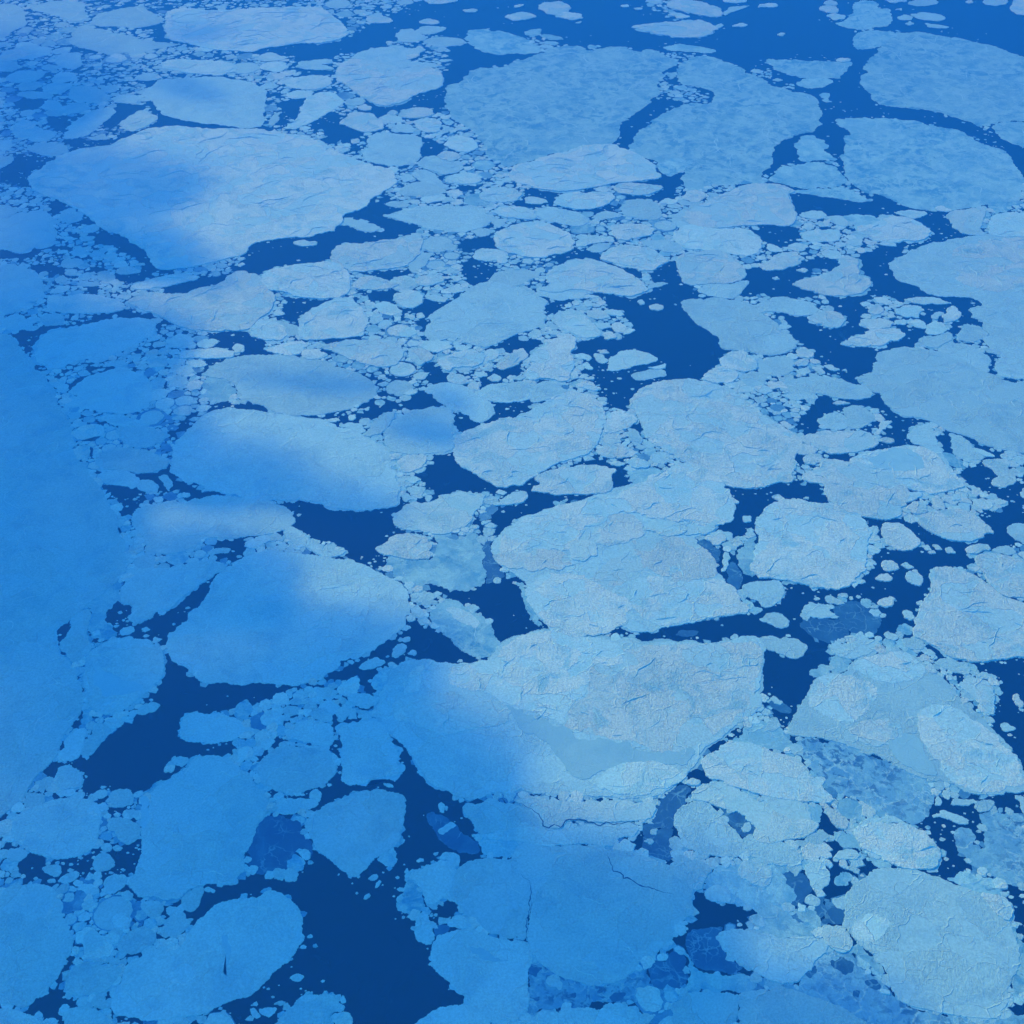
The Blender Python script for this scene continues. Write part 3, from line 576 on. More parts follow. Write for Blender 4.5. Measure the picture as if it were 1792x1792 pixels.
Lk|1590,660 1650,650 1690,680 1660,720 1590,740
K|1680,720 1750,690 1850,640 1890,690 1870,720 1792,770 1690,800
K|1320,850 1350,810 1430,830 1490,880 1420,900 1360,890
Lk|1510,815 1580,805 1610,840 1540,850
Lk|1600,855 1650,820 1710,855 1650,880
Lk|1050,880 1100,855 1120,880 1080,900
Lk|1120,850 1150,830 1180,850 1140,865
Lk|1020,960 1080,930 1125,945 1060,975
L|1160,940 1220,900 1320,880 1430,900 1500,950 1600,1000 1650,1060 1640,1120 1560,1165 1500,1150 1420,1090 1310,1045 1240,1000|long tongue shaped floe, lower right end in shadow, above the ridged white centre floe
L|1530,970 1580,910 1700,885 1850,890 1920,930 1900,1000 1800,1020 1640,1020
L|880,1240 960,1130 1080,1075 1240,1060 1360,1060 1360,1200 1370,1350 1250,1370 1060,1380 940,1370 890,1310|shaded four-sided floe standing left of the ridged white floe in the middle
L|740,1250 820,1150 900,1090 970,1080 920,1180 860,1240 780,1260
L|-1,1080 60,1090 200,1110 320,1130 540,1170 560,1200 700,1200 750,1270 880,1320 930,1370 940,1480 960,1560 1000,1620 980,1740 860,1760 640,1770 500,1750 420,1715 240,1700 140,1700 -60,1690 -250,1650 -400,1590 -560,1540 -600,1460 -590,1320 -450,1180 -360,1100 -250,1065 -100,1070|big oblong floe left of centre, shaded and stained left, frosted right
L|640,1200 560,1185 640,1160 720,1170 760,1220 720,1240
K|970,1440 1040,1390 1160,1380 1180,1440 1100,1500 1000,1510
Lk|1020,1560 1090,1535 1150,1560 1090,1590
Lk|1040,1620 1110,1600 1150,1650 1080,1670
L|990,1660 1040,1650 1080,1690 1030,1720
Lk|460,1140 560,1130 580,1150 500,1160
Lk|640,1110 690,1105 670,1150 640,1145
K|1365,1370 1380,1270 1450,1220 1560,1180 1700,1140 1850,1100 1890,1090 2010,1020 2120,960 2200,940 2300,960 2400,1030 2430,1100 2400,1200 2380,1290 2330,1360 2240,1400 2150,1430 2060,1460 1940,1530 1850,1600 1720,1620 1600,1570 1500,1510 1390,1440|large ridged white oval floe at the centre, slanting up to the right
M|1310,1700 1350,1670 1470,1655 1580,1660 1540,1740 1450,1750
K|1640,1740 1720,1690 1792,1650 1870,1640 1890,1680 1850,1720 1720,1740
@900 448 3.982
W|960,100 1080,40 1120,30 1150,160 1200,210 1280,250 1270,290 1160,310 1170,350 1240,440 1320,500 1430,570 1440,640 1520,660 1440,700 1440,750 1340,800 1290,860 1160,860 1040,870 900,920 840,980 790,1040 790,1090 700,1060 640,1080 620,1000 560,940 560,840 480,820 430,700 400,690 430,600 540,580 620,560 700,590 850,520 760,440 760,380 640,360 640,300 500,270 620,270 780,290 930,240 1080,200 1060,180 940,180 940,130
W|220,380 250,320 380,320 400,370 300,410 230,415
W|660,50 800,100 900,110 850,150 800,130
W|-40,1000 90,1000 130,1030 80,1100 -40,1110
W|-40,590 60,590 130,570 210,590 190,640 110,700 50,770 -40,800
W|1540,60 1600,90 1720,70 1800,120 1800,250 1640,290 1550,280 1600,230 1620,170 1610,110
W|110,1550 400,1450 560,1400 640,1440 700,1470 780,1460 780,1540 820,1600 950,1610 1100,1540 1120,1570 1020,1650 960,1690 860,1660 740,1690 560,1680 400,1700 300,1720 180,1792 60,1850 -60,1850 -60,1600
W|1080,1380 1220,1440 1330,1520 1440,1590 1620,1620 1800,1600 1850,1900 1700,1900 1500,1850 1480,1740 1400,1650 1380,1610 1300,1540 1200,1470
W|910,1290 980,1340 900,1300
W|820,1190 860,1170 900,1240
K|1130,40 1150,0 1220,-30 1420,-40 1500,-10 1560,50 1615,100 1590,170 1500,195 1380,190 1240,210 1180,190 1150,130|round white floe with scratched snow at the end of the dark open lead
K|220,130 280,80 380,40 480,25 600,40 720,80 830,140 900,190 935,240 880,265 770,285 660,265 560,255 450,230 300,260 160,240 260,200|pale lens shaped floe with bright rim left of the dark open lead
K|590,20 640,-30 760,-60 900,-60 1000,-20 1080,40 1000,75 980,100 920,105 780,70 680,50
L|140,230 240,210 360,210 500,240 560,260 480,280 430,300 330,315 240,300
L|1270,250 1320,195 1500,200 1620,170 1640,180 1600,230 1540,290 1480,300 1400,285
L|1160,320 1220,300 1400,290 1560,310 1700,370 1792,440 1850,500 1900,570 1960,600 1970,640 1850,690 1700,690 1640,660 1540,660 1440,640 1435,570 1350,520 1240,440 1170,360|pale blue floe forming the upper right shore of the dark open lead
L|930,210 1000,185 1080,190 1020,215 930,235
Lk|220,420 320,390 400,370 480,400 540,460 600,530 600,560 500,575 430,550 360,520 280,470
Lk|500,390 570,370 640,390 670,430 560,445
K|620,380 700,375 770,410 740,425 650,410
Lk|550,470 660,465 680,500 600,515
K|670,490 730,460 785,500 770,540 700,530
Lk|770,510 850,515 800,545 760,550
K|615,545 680,530 720,570 640,590
K|940,350 990,335 1040,350 1030,380 950,378
K|855,320 890,305 910,335 880,345
Lk|400,320 440,315 460,340 420,350
Lk|480,320 540,315 550,350 500,360
Lk|350,340 400,335 400,360 360,365
Lk|410,280 450,255 500,260 480,300 430,300
Lk|500,270 600,285 540,300
K|100,710 160,650 220,620 210,590 320,570 390,540 430,580 430,620 390,670 410,720 420,770 380,870 320,880 230,850 130,870 80,850 90,790 160,750|ragged upright floe of welded white chunks between two dark leads, upper middle
Lk|90,550 140,510 190,520 190,560 130,585
Lk|160,490 200,465 240,490 190,510
Lk|200,540 260,520 330,530 290,555
Lk|660,710 740,665 820,655 940,680 1005,715 960,745 830,770 780,790 700,805 640,800 660,760
Lk|410,690 480,680 545,710 520,735 440,715
Lk|550,680 620,690 660,730 620,755 570,730
K|575,660 640,655 665,680 600,685
Lk|470,755 510,740 555,790 510,795
L|810,830 860,810 1000,790 1055,800 1060,840 960,855 850,870
K|920,780 1000,770 1060,750 1050,790
K|430,900 480,875 540,880 610,930 560,945 480,925
Lk|480,850 550,840 560,860 500,865
Lk|390,820 440,795 450,850 410,860
Lk|-20,860 40,830 80,850 40,870
L|90,980 140,900 220,870 300,880 330,920 380,940 300,980 200,1010 130,1025
L|-50,890 40,870 110,900 110,950 60,1000 -50,1010
K|800,1030 850,950 920,910 1040,870 1140,860 1300,870 1400,900 1520,930 1600,1000 1700,1080 1792,1150 1900,1210 1980,1250 2010,1330 1950,1400 1960,1480 1880,1560 1740,1610 1620,1625 1500,1610 1380,1550 1280,1480 1180,1430 1060,1370 980,1320 900,1250 880,1150 850,1080|huge snowy floe with small blue ponds right of centre, narrowing downward
K|1430,720 1500,670 1600,660 1680,720 1700,790 1600,810 1500,790 1440,760
K|1300,860 1360,800 1440,770 1540,790 1560,850 1500,890 1400,890
L|1600,840 1650,800 1740,820 1760,870 1660,915 1600,890
L|1560,560 1800,540 1850,600 1800,640 1720,620
K|620,1180 650,1100 720,1080 830,1110 860,1150 800,1200 680,1240 620,1230
Lk|700,1060 790,1090 720,1080
K|560,1360 640,1320 740,1320 800,1360 770,1410 640,1410
K|780,1430 860,1410 950,1450 930,1480 820,1480
Lk|650,1440 720,1430 780,1450 720,1470
M|780,1500 860,1480 970,1470 1050,1500 1060,1560 1000,1600 920,1610 830,1600
K|110,1640 190,1590 140,1550 230,1500 330,1475 480,1460 600,1465 720,1490 670,1540 690,1590 650,1655 540,1660 420,1660 290,1670 200,1650|pale floe with crumbled edges directly under the ridged white centre floe
K|750,1700 800,1665 900,1645 970,1680 980,1730 900,1770 800,1765
K|1440,1690 1490,1665 1540,1700 1570,1720 1520,1730 1470,1715
K|-20,1650 60,1640 90,1660 40,1700 -20,1720
L|790,1200 850,1210 900,1280 880,1310 800,1290
K|1060,1490 1140,1470 1210,1510 1180,1570 1100,1560
@1342 448 3.982
W|0,100 100,100 260,40 330,0 470,20 500,60 440,90 400,100 330,100 290,150 190,180 240,240 380,270 280,300 200,290 0,280 -100,230 -100,120
W|650,-40 950,-40 860,40 850,90 900,160 1040,210 1130,280 1380,285 1500,330 1490,350 1400,370 1440,410 1420,440 1500,470 1380,480 1340,560 1300,610 1300,570 1280,520 1340,440 1360,400 1300,350 1260,380 1150,440 1130,500 1080,460 1100,350 1300,340 1220,310 960,290 760,270 700,240 740,200 650,130 640,60
W|410,280 560,280 700,260 740,290 680,340 720,360 660,440 540,420 500,380 420,360
W|40,395 120,400 270,440 330,480 460,515 560,480 550,440 640,470 720,510 680,550 560,570 510,610 600,640 800,640 860,600 940,590 970,540 900,500 1000,490 1100,520 1140,560 1060,590 1040,630 880,650 790,680 740,740 750,790 640,830 620,890 590,880 560,850 500,840 420,810 390,730 330,690 320,650 230,620 210,570 150,510 120,440
W|0,700 190,660 200,690 0,710
W|1450,640 1560,700 1550,820 1600,840 1590,780 1620,700 1520,670
W|1510,560 1570,550 1530,600 1480,620
W|360,970 480,1000 640,1000 740,980 800,970 860,1060 960,1120 1090,1150 1050,1180 970,1250 1020,1320 800,1350 560,1380 640,1400 570,1440 640,1500 700,1560 560,1540 500,1500 400,1480 440,1400 400,1380 560,1370 700,1340 780,1300 900,1300 900,1270 790,1250 880,1160 800,1110 780,1070 640,1040 530,1050 520,1090 420,1100 350,1140 370,1210 340,1240 230,1220 240,1100 300,1080 330,1020
W|380,1200 500,1210 650,1210 740,1160 800,1150 740,1220
W|1190,1240 1280,1245 1300,1390 1220,1350
W|1330,1410 1500,1430 1560,1500 1570,1620 1640,1630 1740,1600 1740,1540 1690,1480 1680,1380 1560,1350 1460,1300 1400,1280 1450,1350 1600,1400 1500,1420
W|1400,1480 1500,1440 1580,1530 1560,1600 1620,1640 1740,1600 1850,1400 1850,1900 1560,1900 1600,1800 1690,1720 1600,1690 1500,1640 1400,1590 1350,1520
W|890,1610 1060,1630 1000,1640
W|0,1600 60,1570 200,1560 250,1580 380,1600 370,1640 400,1740 400,1790 250,1750 100,1760 -60,1792 -60,1680
W|140,1370 260,1390 260,1450 170,1450
K|170,200 240,165 400,140 470,90 520,60 500,20 560,0 640,30 640,140 710,150 730,200 700,230 620,270 500,280 400,275 260,235|white floe shaped like an anvil near the right, above a cluster of welded pieces
K|0,50 60,-10 200,-30 270,20 230,60 100,100 -20,105 -60,60
L|850,80 880,30 950,0 1100,-80 1300,-120 1500,-150 1900,-180 1900,900 1792,840 1600,800 1590,740 1640,700 1560,650 1500,580 1560,550 1500,500 1510,450 1420,430 1440,410 1400,370 1500,350 1500,330 1420,290 1200,285 1120,265 1060,215 930,180 890,150|very large pale floe on the right edge with a bright frosted round field
Kp|1280,20 1320,-60 1500,-110 1900,-140 1900,220 1700,235 1500,240 1400,210 1320,170
K|200,100 250,85 290,100 260,120
K|35,155 70,145 90,165 60,170
L|0,310 60,285 200,300 320,330 370,380 320,410 220,420 120,395 20,385 -60,400 -80,340
K|275,430 340,400 460,385 520,410 550,450 500,505 420,500 340,470
K|700,390 740,350 790,350 820,390 760,415
K|880,380 960,345 1060,350 1100,380 1060,400 1060,435 960,430
Lk|740,290 820,290 880,330 840,345 780,330
Lk|960,310 1040,290 1180,290 1300,335 1200,340 1040,335
Lk|640,480 660,440 800,435 890,465 860,500 780,510 740,540 700,500
K|510,615 580,570 680,550 740,520 860,510 900,505 970,545 930,585 860,590 800,630 660,635 560,630|bow shaped pale floe with a tiny dark hole in the right hand channel
Lk|840,415 880,400 900,430 860,435
K|1140,420 1190,390 1240,400 1180,450
K|1220,420 1270,355 1320,360 1360,405 1320,450 1240,470
Lk|890,450 960,440 970,480 900,480
Lk|980,470 1040,440 1100,460 1110,510 1040,500
Lk|1100,530 1160,450 1230,470 1260,520 1200,550 1130,550
L|1060,580 1100,560 1200,555 1270,530 1300,580 1220,620 1160,645 1080,610
L|1325,595 1340,530 1400,480 1480,490 1550,545 1500,580 1400,600
L|1500,650 1560,640 1640,670 1620,695 1540,675
L|-20,560 60,545 160,545 220,600 200,640 100,660 -20,685
K|200,660 260,635 330,680 320,710 220,710
K|190,750 230,720 300,735 280,765 220,770
K|300,725 350,725 380,755 320,755
Lk|390,765 450,760 515,795 460,805
Lk|200,810 260,780 310,810 260,840
Lk|310,780 370,770 410,820 370,835
K|520,800 550,790 560,815
L|0,720 160,705 190,740 190,800 100,840 -40,830 -60,760
L|90,930 120,850 280,845 380,840 480,850 590,890 700,920 740,960 720,990 580,1000 460,985 360,960 240,960 140,960|long pale floe between the right hand dark channel and the huge snowy floe
L|90,970 160,960 300,955 360,980 330,1005 200,1010
L|635,870 650,840 750,810 735,760 760,700 800,665 900,640 1020,640 1170,655 1300,720 1450,780 1580,830 1700,880 1900,920 1900,1380 1780,1375 1640,1350 1500,1310 1380,1250 1260,1220 1160,1160 1080,1130 960,1120 860,1060 800,960 730,940 680,890|very large smooth right edge floe with white scratch lines and narrow left nose
L|1180,650 1300,610 1400,615 1480,660 1560,710 1545,820 1440,790 1380,760 1300,720 1200,670
L|1590,780 1620,710 1700,695 1792,720 1850,740 1850,860 1740,860 1620,840
K|455,1030 500,1010 590,1030 520,1040
L|350,1140 420,1100 500,1090 560,1130 580,1170 540,1210 400,1205 370,1170
L|530,1060 600,1040 660,1050 740,1100 760,1130 700,1180 600,1210 560,1190 560,1120 540,1110
Lk|720,1070 780,1065 785,1095 740,1100
Lk|740,1250 800,1150 880,1150 830,1200 780,1250
K|210,1290 260,1250 400,1220 560,1220 700,1225 780,1280 760,1330 620,1370 500,1380 400,1370 300,1320|ridged white floe in the right part, dark bay above and rubble at left
K|140,1340 200,1305 290,1320 360,1350 330,1380 240,1390
K|790,1275 840,1265 895,1295 840,1310
K|250,1410 300,1380 380,1385 400,1430 330,1460 270,1450
K|245,1530 300,1500 400,1495 520,1520 540,1560 500,1595 400,1590 300,1580 250,1560
K|65,1550 90,1510 170,1510 190,1560 140,1585 70,1575
L|970,1250 1040,1190 1130,1165 1160,1220 1180,1280 1220,1360 1250,1420 1300,1500 1200,1400 1100,1330 1020,1310
K|570,1430 640,1390 760,1360 960,1325 1080,1330 1180,1380 1230,1450 1300,1500 1350,1570 1380,1610 1300,1630 1160,1670 1040,1640 880,1610 760,1560 660,1500 620,1450|blunt white floe with smooth blue grey centre in the right part of the photo
Bp|700,1420 800,1370 980,1345 1060,1390 1100,1460 1040,1500 880,1505 760,1480
M|1200,1360 1300,1380 1360,1430 1410,1470 1340,1490 1260,1440
L|1285,1250 1350,1250 1420,1300 1440,1350 1520,1410 1440,1425 1350,1410 1300,1380 1290,1300
Lk|1430,1340 1500,1350 1600,1400 1520,1400
Lk|1490,1430 1600,1415 1680,1420 1680,1480 1740,1550 1720,1590 1640,1620 1570,1600 1570,1560 1620,1540 1570,1490
K|1630,1390 1670,1375 1680,1410
K|560,1520 590,1500 640,1525 600,1550
K|560,1580 620,1560 690,1610 660,1630 600,1610
Lk|700,1590 750,1570 820,1600 780,1620
Lk|820,1660 880,1640 930,1680 920,1710 840,1720
K|930,1680 980,1650 1080,1650 1060,1690 960,1720
K|970,1760 1000,1730 1060,1710 1110,1740 1120,1792 1020,1800
K|1150,1690 1200,1685 1240,1740 1240,1780 1170,1740
K|1290,1680 1330,1660 1350,1700 1290,1710
Lk|1430,1700 1500,1690 1560,1710 1570,1760 1500,1770 1440,1740
Lk|1480,1650 1540,1660 1555,1690 1490,1685
Lk|1580,1710 1620,1690 1680,1720 1600,1740
Lk|1400,1655 1450,1660 1460,1690 1420,1680
Lk|1260,1750 1340,1740 1380,1780 1280,1790
Lk|1360,1660 1390,1665 1400,1690 1360,1690
K|30,1680 80,1660 150,1720 120,1740
Lk|250,1690 290,1680 290,1700
Lk|1770,1640 1850,1600 1850,1700 1770,1680
@0 896 3.982
W|780,-20 930,-20 925,90 880,40 830,20
W|1470,240 1500,195 1650,190 1760,200 1740,250 1720,260 1700,320 1620,350 1540,330 1470,310 1560,290 1600,250
W|830,530 850,545 850,640 930,650 920,720 890,750 960,790 1060,730 1080,690 1150,690 1220,640 1300,570 1400,510 1540,410 1560,420 1460,520 1450,580 1380,640 1300,700 1310,760 1200,830 1160,880 1165,940 1120,935 1090,880 950,870 880,870 780,880 800,830 840,800 740,760 740,690 820,640
W|1140,985 1175,985 1200,1040 1300,1090 1370,1170 1430,1200 1530,1185 1600,1215 1850,1200 1850,1320 1700,1360 1500,1410 1320,1400 1270,1450 1250,1580 1340,1600 1500,1615 1650,1590 1600,1700 1500,1720 1300,1750 1220,1690 1150,1792 1100,1950 400,1950 300,1792 460,1740 560,1700 640,1680 720,1590 780,1540 870,1470 900,1430 960,1400 1030,1290 1100,1230 1130,1130
W|500,730 490,800 410,910 410,950 480,1030 390,960 390,870 370,820 420,760
W|555,1405 565,1480 600,1500 540,1500 450,1540 470,1490
W|240,1830 270,1740 290,1740
W|340,1792 350,1745 430,1760 420,1792
L|840,600 840,550 880,450 880,400 1000,390 1120,395 1250,370 1400,345 1520,345 1570,380 1560,410 1440,480 1350,540 1260,600 1180,680 1090,690 1060,740 960,785 890,740 920,710 930,650 860,640|shaded notched floe with squared lower tip above a dark slanting lead at left
L|1170,850 1240,800 1310,760 1310,710 1420,620 1460,560 1470,500 1560,400 1650,340 1792,290 1850,270 2000,280 2250,310 2450,330 2540,370 2680,440 2800,500 2850,580 2860,700 2820,800 2700,900 2500,1010 2300,1120 2150,1190 2050,1215 1900,1200 1792,1185 1620,1205 1540,1185 1430,1195 1370,1160 1300,1080 1200,1040 1175,980 1160,930|giant egg shaped floe left of centre, shaded with a sunlit upper right band
L|700,930 760,900 900,870 1030,890 1130,950 1140,1080 1120,1170 1020,1260 900,1350 840,1400 720,1410 650,1370 600,1250 590,1100 600,1010|shaded round floe with dark wedge shaped stain above the dark lead at left
Bp|650,1060 720,1110 850,1170 1000,1210 1000,1250 880,1275 720,1290 650,1200
L|500,720 560,690 625,680 630,760 600,830 620,900 640,960 560,1030 520,1060 410,950 420,910 500,810
M|550,680 600,610 700,580 780,500 840,470 830,560 820,620 740,690 730,760 780,780 830,850 740,900 640,880 610,820 640,720 630,660
L|840,860 850,810 920,795 940,830 900,855
L|985,815 1020,800 1050,820 1010,840
L|640,840 690,820 700,850 650,865
L|955,1385 1000,1340 1070,1325 1120,1345 1080,1390 1000,1415 960,1410|small leaf-shaped floe drifting alone near the left shore of the large dark lead
L|720,1470 760,1440 830,1440 865,1465 840,1500 770,1505
L|565,1680 590,1600 660,1490 700,1470 770,1510 770,1540 700,1610 640,1690 600,1705
L|400,1690 460,1580 530,1520 600,1510 590,1580 560,1700 500,1735 420,1740
M|560,1470 570,1370 620,1350 650,1380 640,1460 600,1480
L|1250,1570 1260,1480 1320,1400 1520,1405 1640,1440 1720,1490 1700,1540 1620,1590 1500,1615 1400,1600 1340,1605|flat block like shaded floe below the egg shaped floe, jutting into dark lead
L|1150,1792 1170,1750 1220,1695 1235,1740 1190,1800
L|920,40 940,-10 1100,-60 1400,-100 1600,-110 1850,-100 2000,-30 2060,70 2000,120 1850,160 1740,170 1560,190 1440,160 1380,230 1220,290 1100,290 1040,240 1000,170 940,110|shaded lumpy floe left of the triangular lead, on a belt of fine rubble
L|1690,195 1770,175 1740,210
L|1440,280 1530,250 1550,280 1470,305
@450 896 3.982
W|260,-20 960,-20 950,80 1000,130 940,180 820,250 880,300 900,350 940,385 780,380 700,340 590,310 620,280 560,250 500,220 420,210 350,160 300,120 260,80 250,40
W|60,140 200,110 190,170 150,160 100,140
W|1060,750 1150,780 1270,840 1380,940 1500,1010 1560,1030 1620,990 1600,1040 1400,1055 1300,1050 1180,1030 1060,1030 900,1070 820,1100 800,1160 830,1250 780,1260 700,1200 500,1180 420,1170 560,1100 700,1030 880,920 1030,830
W|1180,510 1320,540 1460,555 1600,510 1792,440 1850,460 1850,880 1720,910 1650,850 1640,790 1570,710 1480,640 1400,610 1300,590
W|-20,1180 80,1200 200,1220 330,1215 240,1250 60,1330 -20,1340
W|500,1450 560,1440 610,1460 700,1440 830,1430 900,1490 950,1580 1050,1660 1110,1792 1140,1900 1200,2000 1000,1900 990,1750 960,1620 900,1520 820,1455 740,1460 600,1480 565,1500 590,1620 590,1700 540,1680 500,1650 400,1630 500,1640 540,1570
W|80,1600 130,1550 200,1570 180,1620 100,1660 40,1720 0,1750 -10,1700 50,1660
W|1490,20 1540,30 1610,120 1570,150 1490,90
W|1620,20 1700,-30 1792,-40 1792,70 1680,150 1620,80
W|820,1300 860,1300 800,1390 780,1380
L|-60,-60 100,-60 220,-20 250,30 270,75 150,120 0,160 -60,150
L|200,180 195,120 240,100 290,130 360,190 420,230 500,290 600,250 620,275 590,300 500,320 400,280 320,240 240,220
L|-20,180 60,160 100,190 30,235 -20,240
L|95,170 120,140 180,180 180,210
Lk|475,215 500,205 520,215 500,225
Lk|945,60 960,20 1000,-10 1060,-60 1300,-120 1600,-130 1560,-30 1500,20 1480,80 1400,120 1300,160 1200,150 1060,130 980,110|light floe with frosted lower rim, upper right of the giant egg shaped floe
K|820,255 880,230 960,160 1060,150 1190,170 1210,330 1080,335 960,310 880,300
Kp|1040,220 1100,180 1180,190 1210,330 1100,330 1050,280
M|890,330 960,310 1080,335 1210,335 1250,270 1230,160 1300,170 1400,200 1480,130 1540,160 1560,220 1590,300 1570,380 1600,430 1580,510 1460,555 1400,550 1260,510 1180,500 1100,540 1000,480 940,410|cracked translucent blue raft of thin ice right of the egg shaped floe
G|1560,220 1640,190 1640,300 1700,400 1730,450 1640,490 1590,500 1600,430 1570,330
M|1200,700 1260,640 1330,600 1400,620 1500,690 1600,750 1640,800 1650,860 1700,910 1680,960 1640,1000 1560,1020 1460,990 1380,930 1300,850 1220,780
Lkp|1310,680 1360,660 1450,690 1560,770 1520,815 1400,760
L|1130,600 1190,555 1240,580 1230,640 1160,660
L|1070,590 1100,570 1125,595 1090,610
L|1070,650 1120,650 1170,720 1140,750 1080,730
L|1050,530 1085,530 1080,570 1055,570
L|1000,890 1040,870 1070,875 1040,910
L|935,1005 970,925 1010,915 1045,935 1030,980 970,1020
L|1045,990 1080,960 1110,970 1100,1005
L|705,1090 740,1050 830,1010 895,1040 870,1070 770,1100|small pointed floe alone in the dark strip under the giant egg-shaped floe
L|385,1250 400,1220 500,1220 570,1260 500,1300 430,1320
L|625,1300 660,1270 760,1265 860,1295 830,1340 770,1375 690,1350
L|330,1320 350,1290 410,1330 420,1370 370,1360
L|225,1320 260,1290 310,1310 300,1345 240,1345
L|180,1380 210,1350 290,1360 290,1410 200,1420
L|20,1440 60,1390 150,1390 190,1430 160,1480 60,1495
L|350,1410 400,1370 480,1370 530,1430 490,1470 400,1440
L|540,1400 580,1360 640,1365 650,1400 610,1455 560,1430
L|220,1440 280,1425 290,1460 240,1475
L|180,1530 240,1490 370,1445 400,1460 440,1460 510,1480 530,1540 530,1600 490,1635 400,1620 260,1580
L|0,1800 40,1720 110,1660 180,1625 340,1640 440,1660 500,1710 560,1770 540,1830 470,1900 380,1930 280,1960 150,1940 30,1900
L|570,1530 590,1490 700,1470 820,1455 900,1510 940,1600 980,1680 990,1792 980,1840 850,1850 720,1900 640,1905 590,1860 590,1750 600,1620|shaded column-like floe bounded on its right by the thin curving crack of water
L|530,1680 590,1740 570,1770 530,1750
M|650,1350 780,1390 820,1430 720,1420
M|800,1170 850,1100 930,1080 900,1150 930,1200 850,1250 800,1220
L|840,1390 850,1320 870,1240 920,1180 930,1100 1060,1035 1200,1030 1320,1055 1480,1055 1600,1045 1640,1000 1700,920 1792,870 1860,860 2050,820 2150,840 2300,870 2500,900 2560,880 2620,880 2680,920 2850,900 3000,910 3300,900 3450,860 3520,890 3530,1000 3520,1100 3500,1220 3440,1340 3400,1420 3300,1520 3190,1600 3100,1660 3060,1760 2960,1870 2860,1940 2750,1990 2560,2000 2300,1980 2150,1970 1950,1960 1750,1960 1560,1950 1400,1930 1200,1890 1150,1800 1110,1750 1050,1650 960,1570 900,1480 850,1420|vast lower middle compound floe, white dome upper right, shaded flat ice lower left
Kp|2330,1070 2420,1010 2600,960 2800,930 3200,920 3400,910 3500,930 3520,1000 3500,1130 3470,1250 3430,1350 3300,1480 3150,1580 3000,1660 2880,1685 2760,1670 2680,1620 2500,1590 2400,1560 2250,1530 2140,1500 2160,1400 2220,1330 2310,1280 2310,1180
Kp|1690,990 1750,920 1850,860 2050,830 2250,870 2400,880 2510,920 2560,980 2550,1060 2450,1080 2330,1060 2310,1150 2290,1270 2220,1310 2160,1390 2140,1490 2000,1430 1850,1380 1700,1320 1600,1260 1400,1230 1330,1150 1350,1080 1500,1060 1650,1040
Lkp|1020,1270 1060,1130 1100,1080 1160,1070 1170,1100 1140,1200 1100,1260
Lkp|940,1340 1060,1280 1200,1290 1450,1280 1700,1320 1780,1370 1750,1470 1600,1500 1300,1560 1060,1460 950,1420
Bp|1720,1340 1892,1420 2142,1510 2492,1600 2792,1690 3042,1640 3020,1730 2892,1765 2692,1745 2492,1800 2272,1870 2192,1840 2092,1700 1942,1560 1792,1450
Lkp|2350,1870 2450,1790 2650,1740 2880,1770 3000,1840 2900,1910 2700,1980 2500,1970 2380,1930
L|200,1600 340,1620 400,1650 330,1640
@900 896 3.982
W|-60,80 0,60 60,40 -20,-40 -60,-40
W|-60,450 40,480 100,560 130,680 200,790 270,820 150,840 0,880 -60,880
W|460,860 560,840 640,800 750,795 820,850 900,845 1000,820 1240,770 1400,740 1650,710 1760,700 1850,760 1850,880 1740,900 1700,860 1500,880 1300,900 1060,900 940,920 860,900 820,850 700,850 650,880 560,880
W|1480,20 1540,-20 1700,-40 1792,-20 1760,40 1680,90 1600,170 1400,140 1420,80
W|1530,280 1560,280 1600,440 1740,470 1600,510 1560,580 1480,490 1400,420 1360,300 1260,190 1300,180 1440,260
W|1730,940 1850,960 1850,1250 1760,1300 1720,1280 1690,1240 1740,1130 1700,1080
W|1430,1560 1590,1490 1560,1580 1450,1640 1340,1710 1250,1792 1230,1792 1300,1730
W|820,600 850,540 900,490 870,540 850,640 820,700 780,770 760,770
L|-160,230 -110,170 0,80 150,10 330,-50 480,-80 600,-130 750,-170 900,-200 1000,-230 1130,-330 1230,-320 1380,-240 1470,-120 1490,0 1440,60 1400,130 1340,160 1250,180 1260,220 1360,300 1400,400 1480,500 1560,590 1630,680 1620,710 1500,725 1350,740 1200,780 1050,800 900,840 820,835 750,790 640,800 560,840 460,855 350,830 260,810 200,760 150,680 100,600 100,510 0,430 -90,380 -150,300|giant white composite floe right of centre made of many welded plates
Kp|539,450 628,368 739,315 883,309 950,368 806,426 695,531 606,590 539,531
Kp|77,544 171,445 393,429 560,491 715,579 837,649 771,784 571,866 371,872 193,755 116,661
Kp|842,465 1030,453 1197,471 1419,465 1530,523 1657,699 1363,740 1030,816 864,711 792,617
Kp|820,195 1053,166 1252,178 1386,307 1424,447 1208,488 1008,447 919,377 842,283
Kp|478,190 589,84 700,8 867,49 911,166 767,219 589,231
Kp|-110,257 0,82 156,12 333,-58 500,23 444,211 344,281 200,269 45,328 -65,316
Kp|-158,305 -80,293 208,258 363,293 408,375 319,410 119,416 -80,387
Kp|298,-41 565,-111 898,-204 1142,-333 1275,-333 1453,-216 1519,-87 1531,17 1475,87 1264,128 1220,64 964,52 853,5 676,17 520,111 432,40
Lkp|1210,110 1443,51 1398,127 1332,162 1176,168
Lkp|369,234 480,188 569,223 580,305 480,351 391,328
Lkp|895,121 1006,51 1194,86 1183,156 1039,173
M|0,490 60,490 100,560 130,680 200,790 160,800 80,680 60,600
K|1680,460 1670,300 1680,100 1720,20 1792,-60 1900,-90 2100,-60 2250,-50 2400,10 2460,80 2470,200 2450,380 2400,440 2330,520 2250,545 2150,530 2000,500 1850,470|rounded square white floe standing right of the giant white composite floe
M|1540,280 1620,190 1680,150 1670,460 1600,430
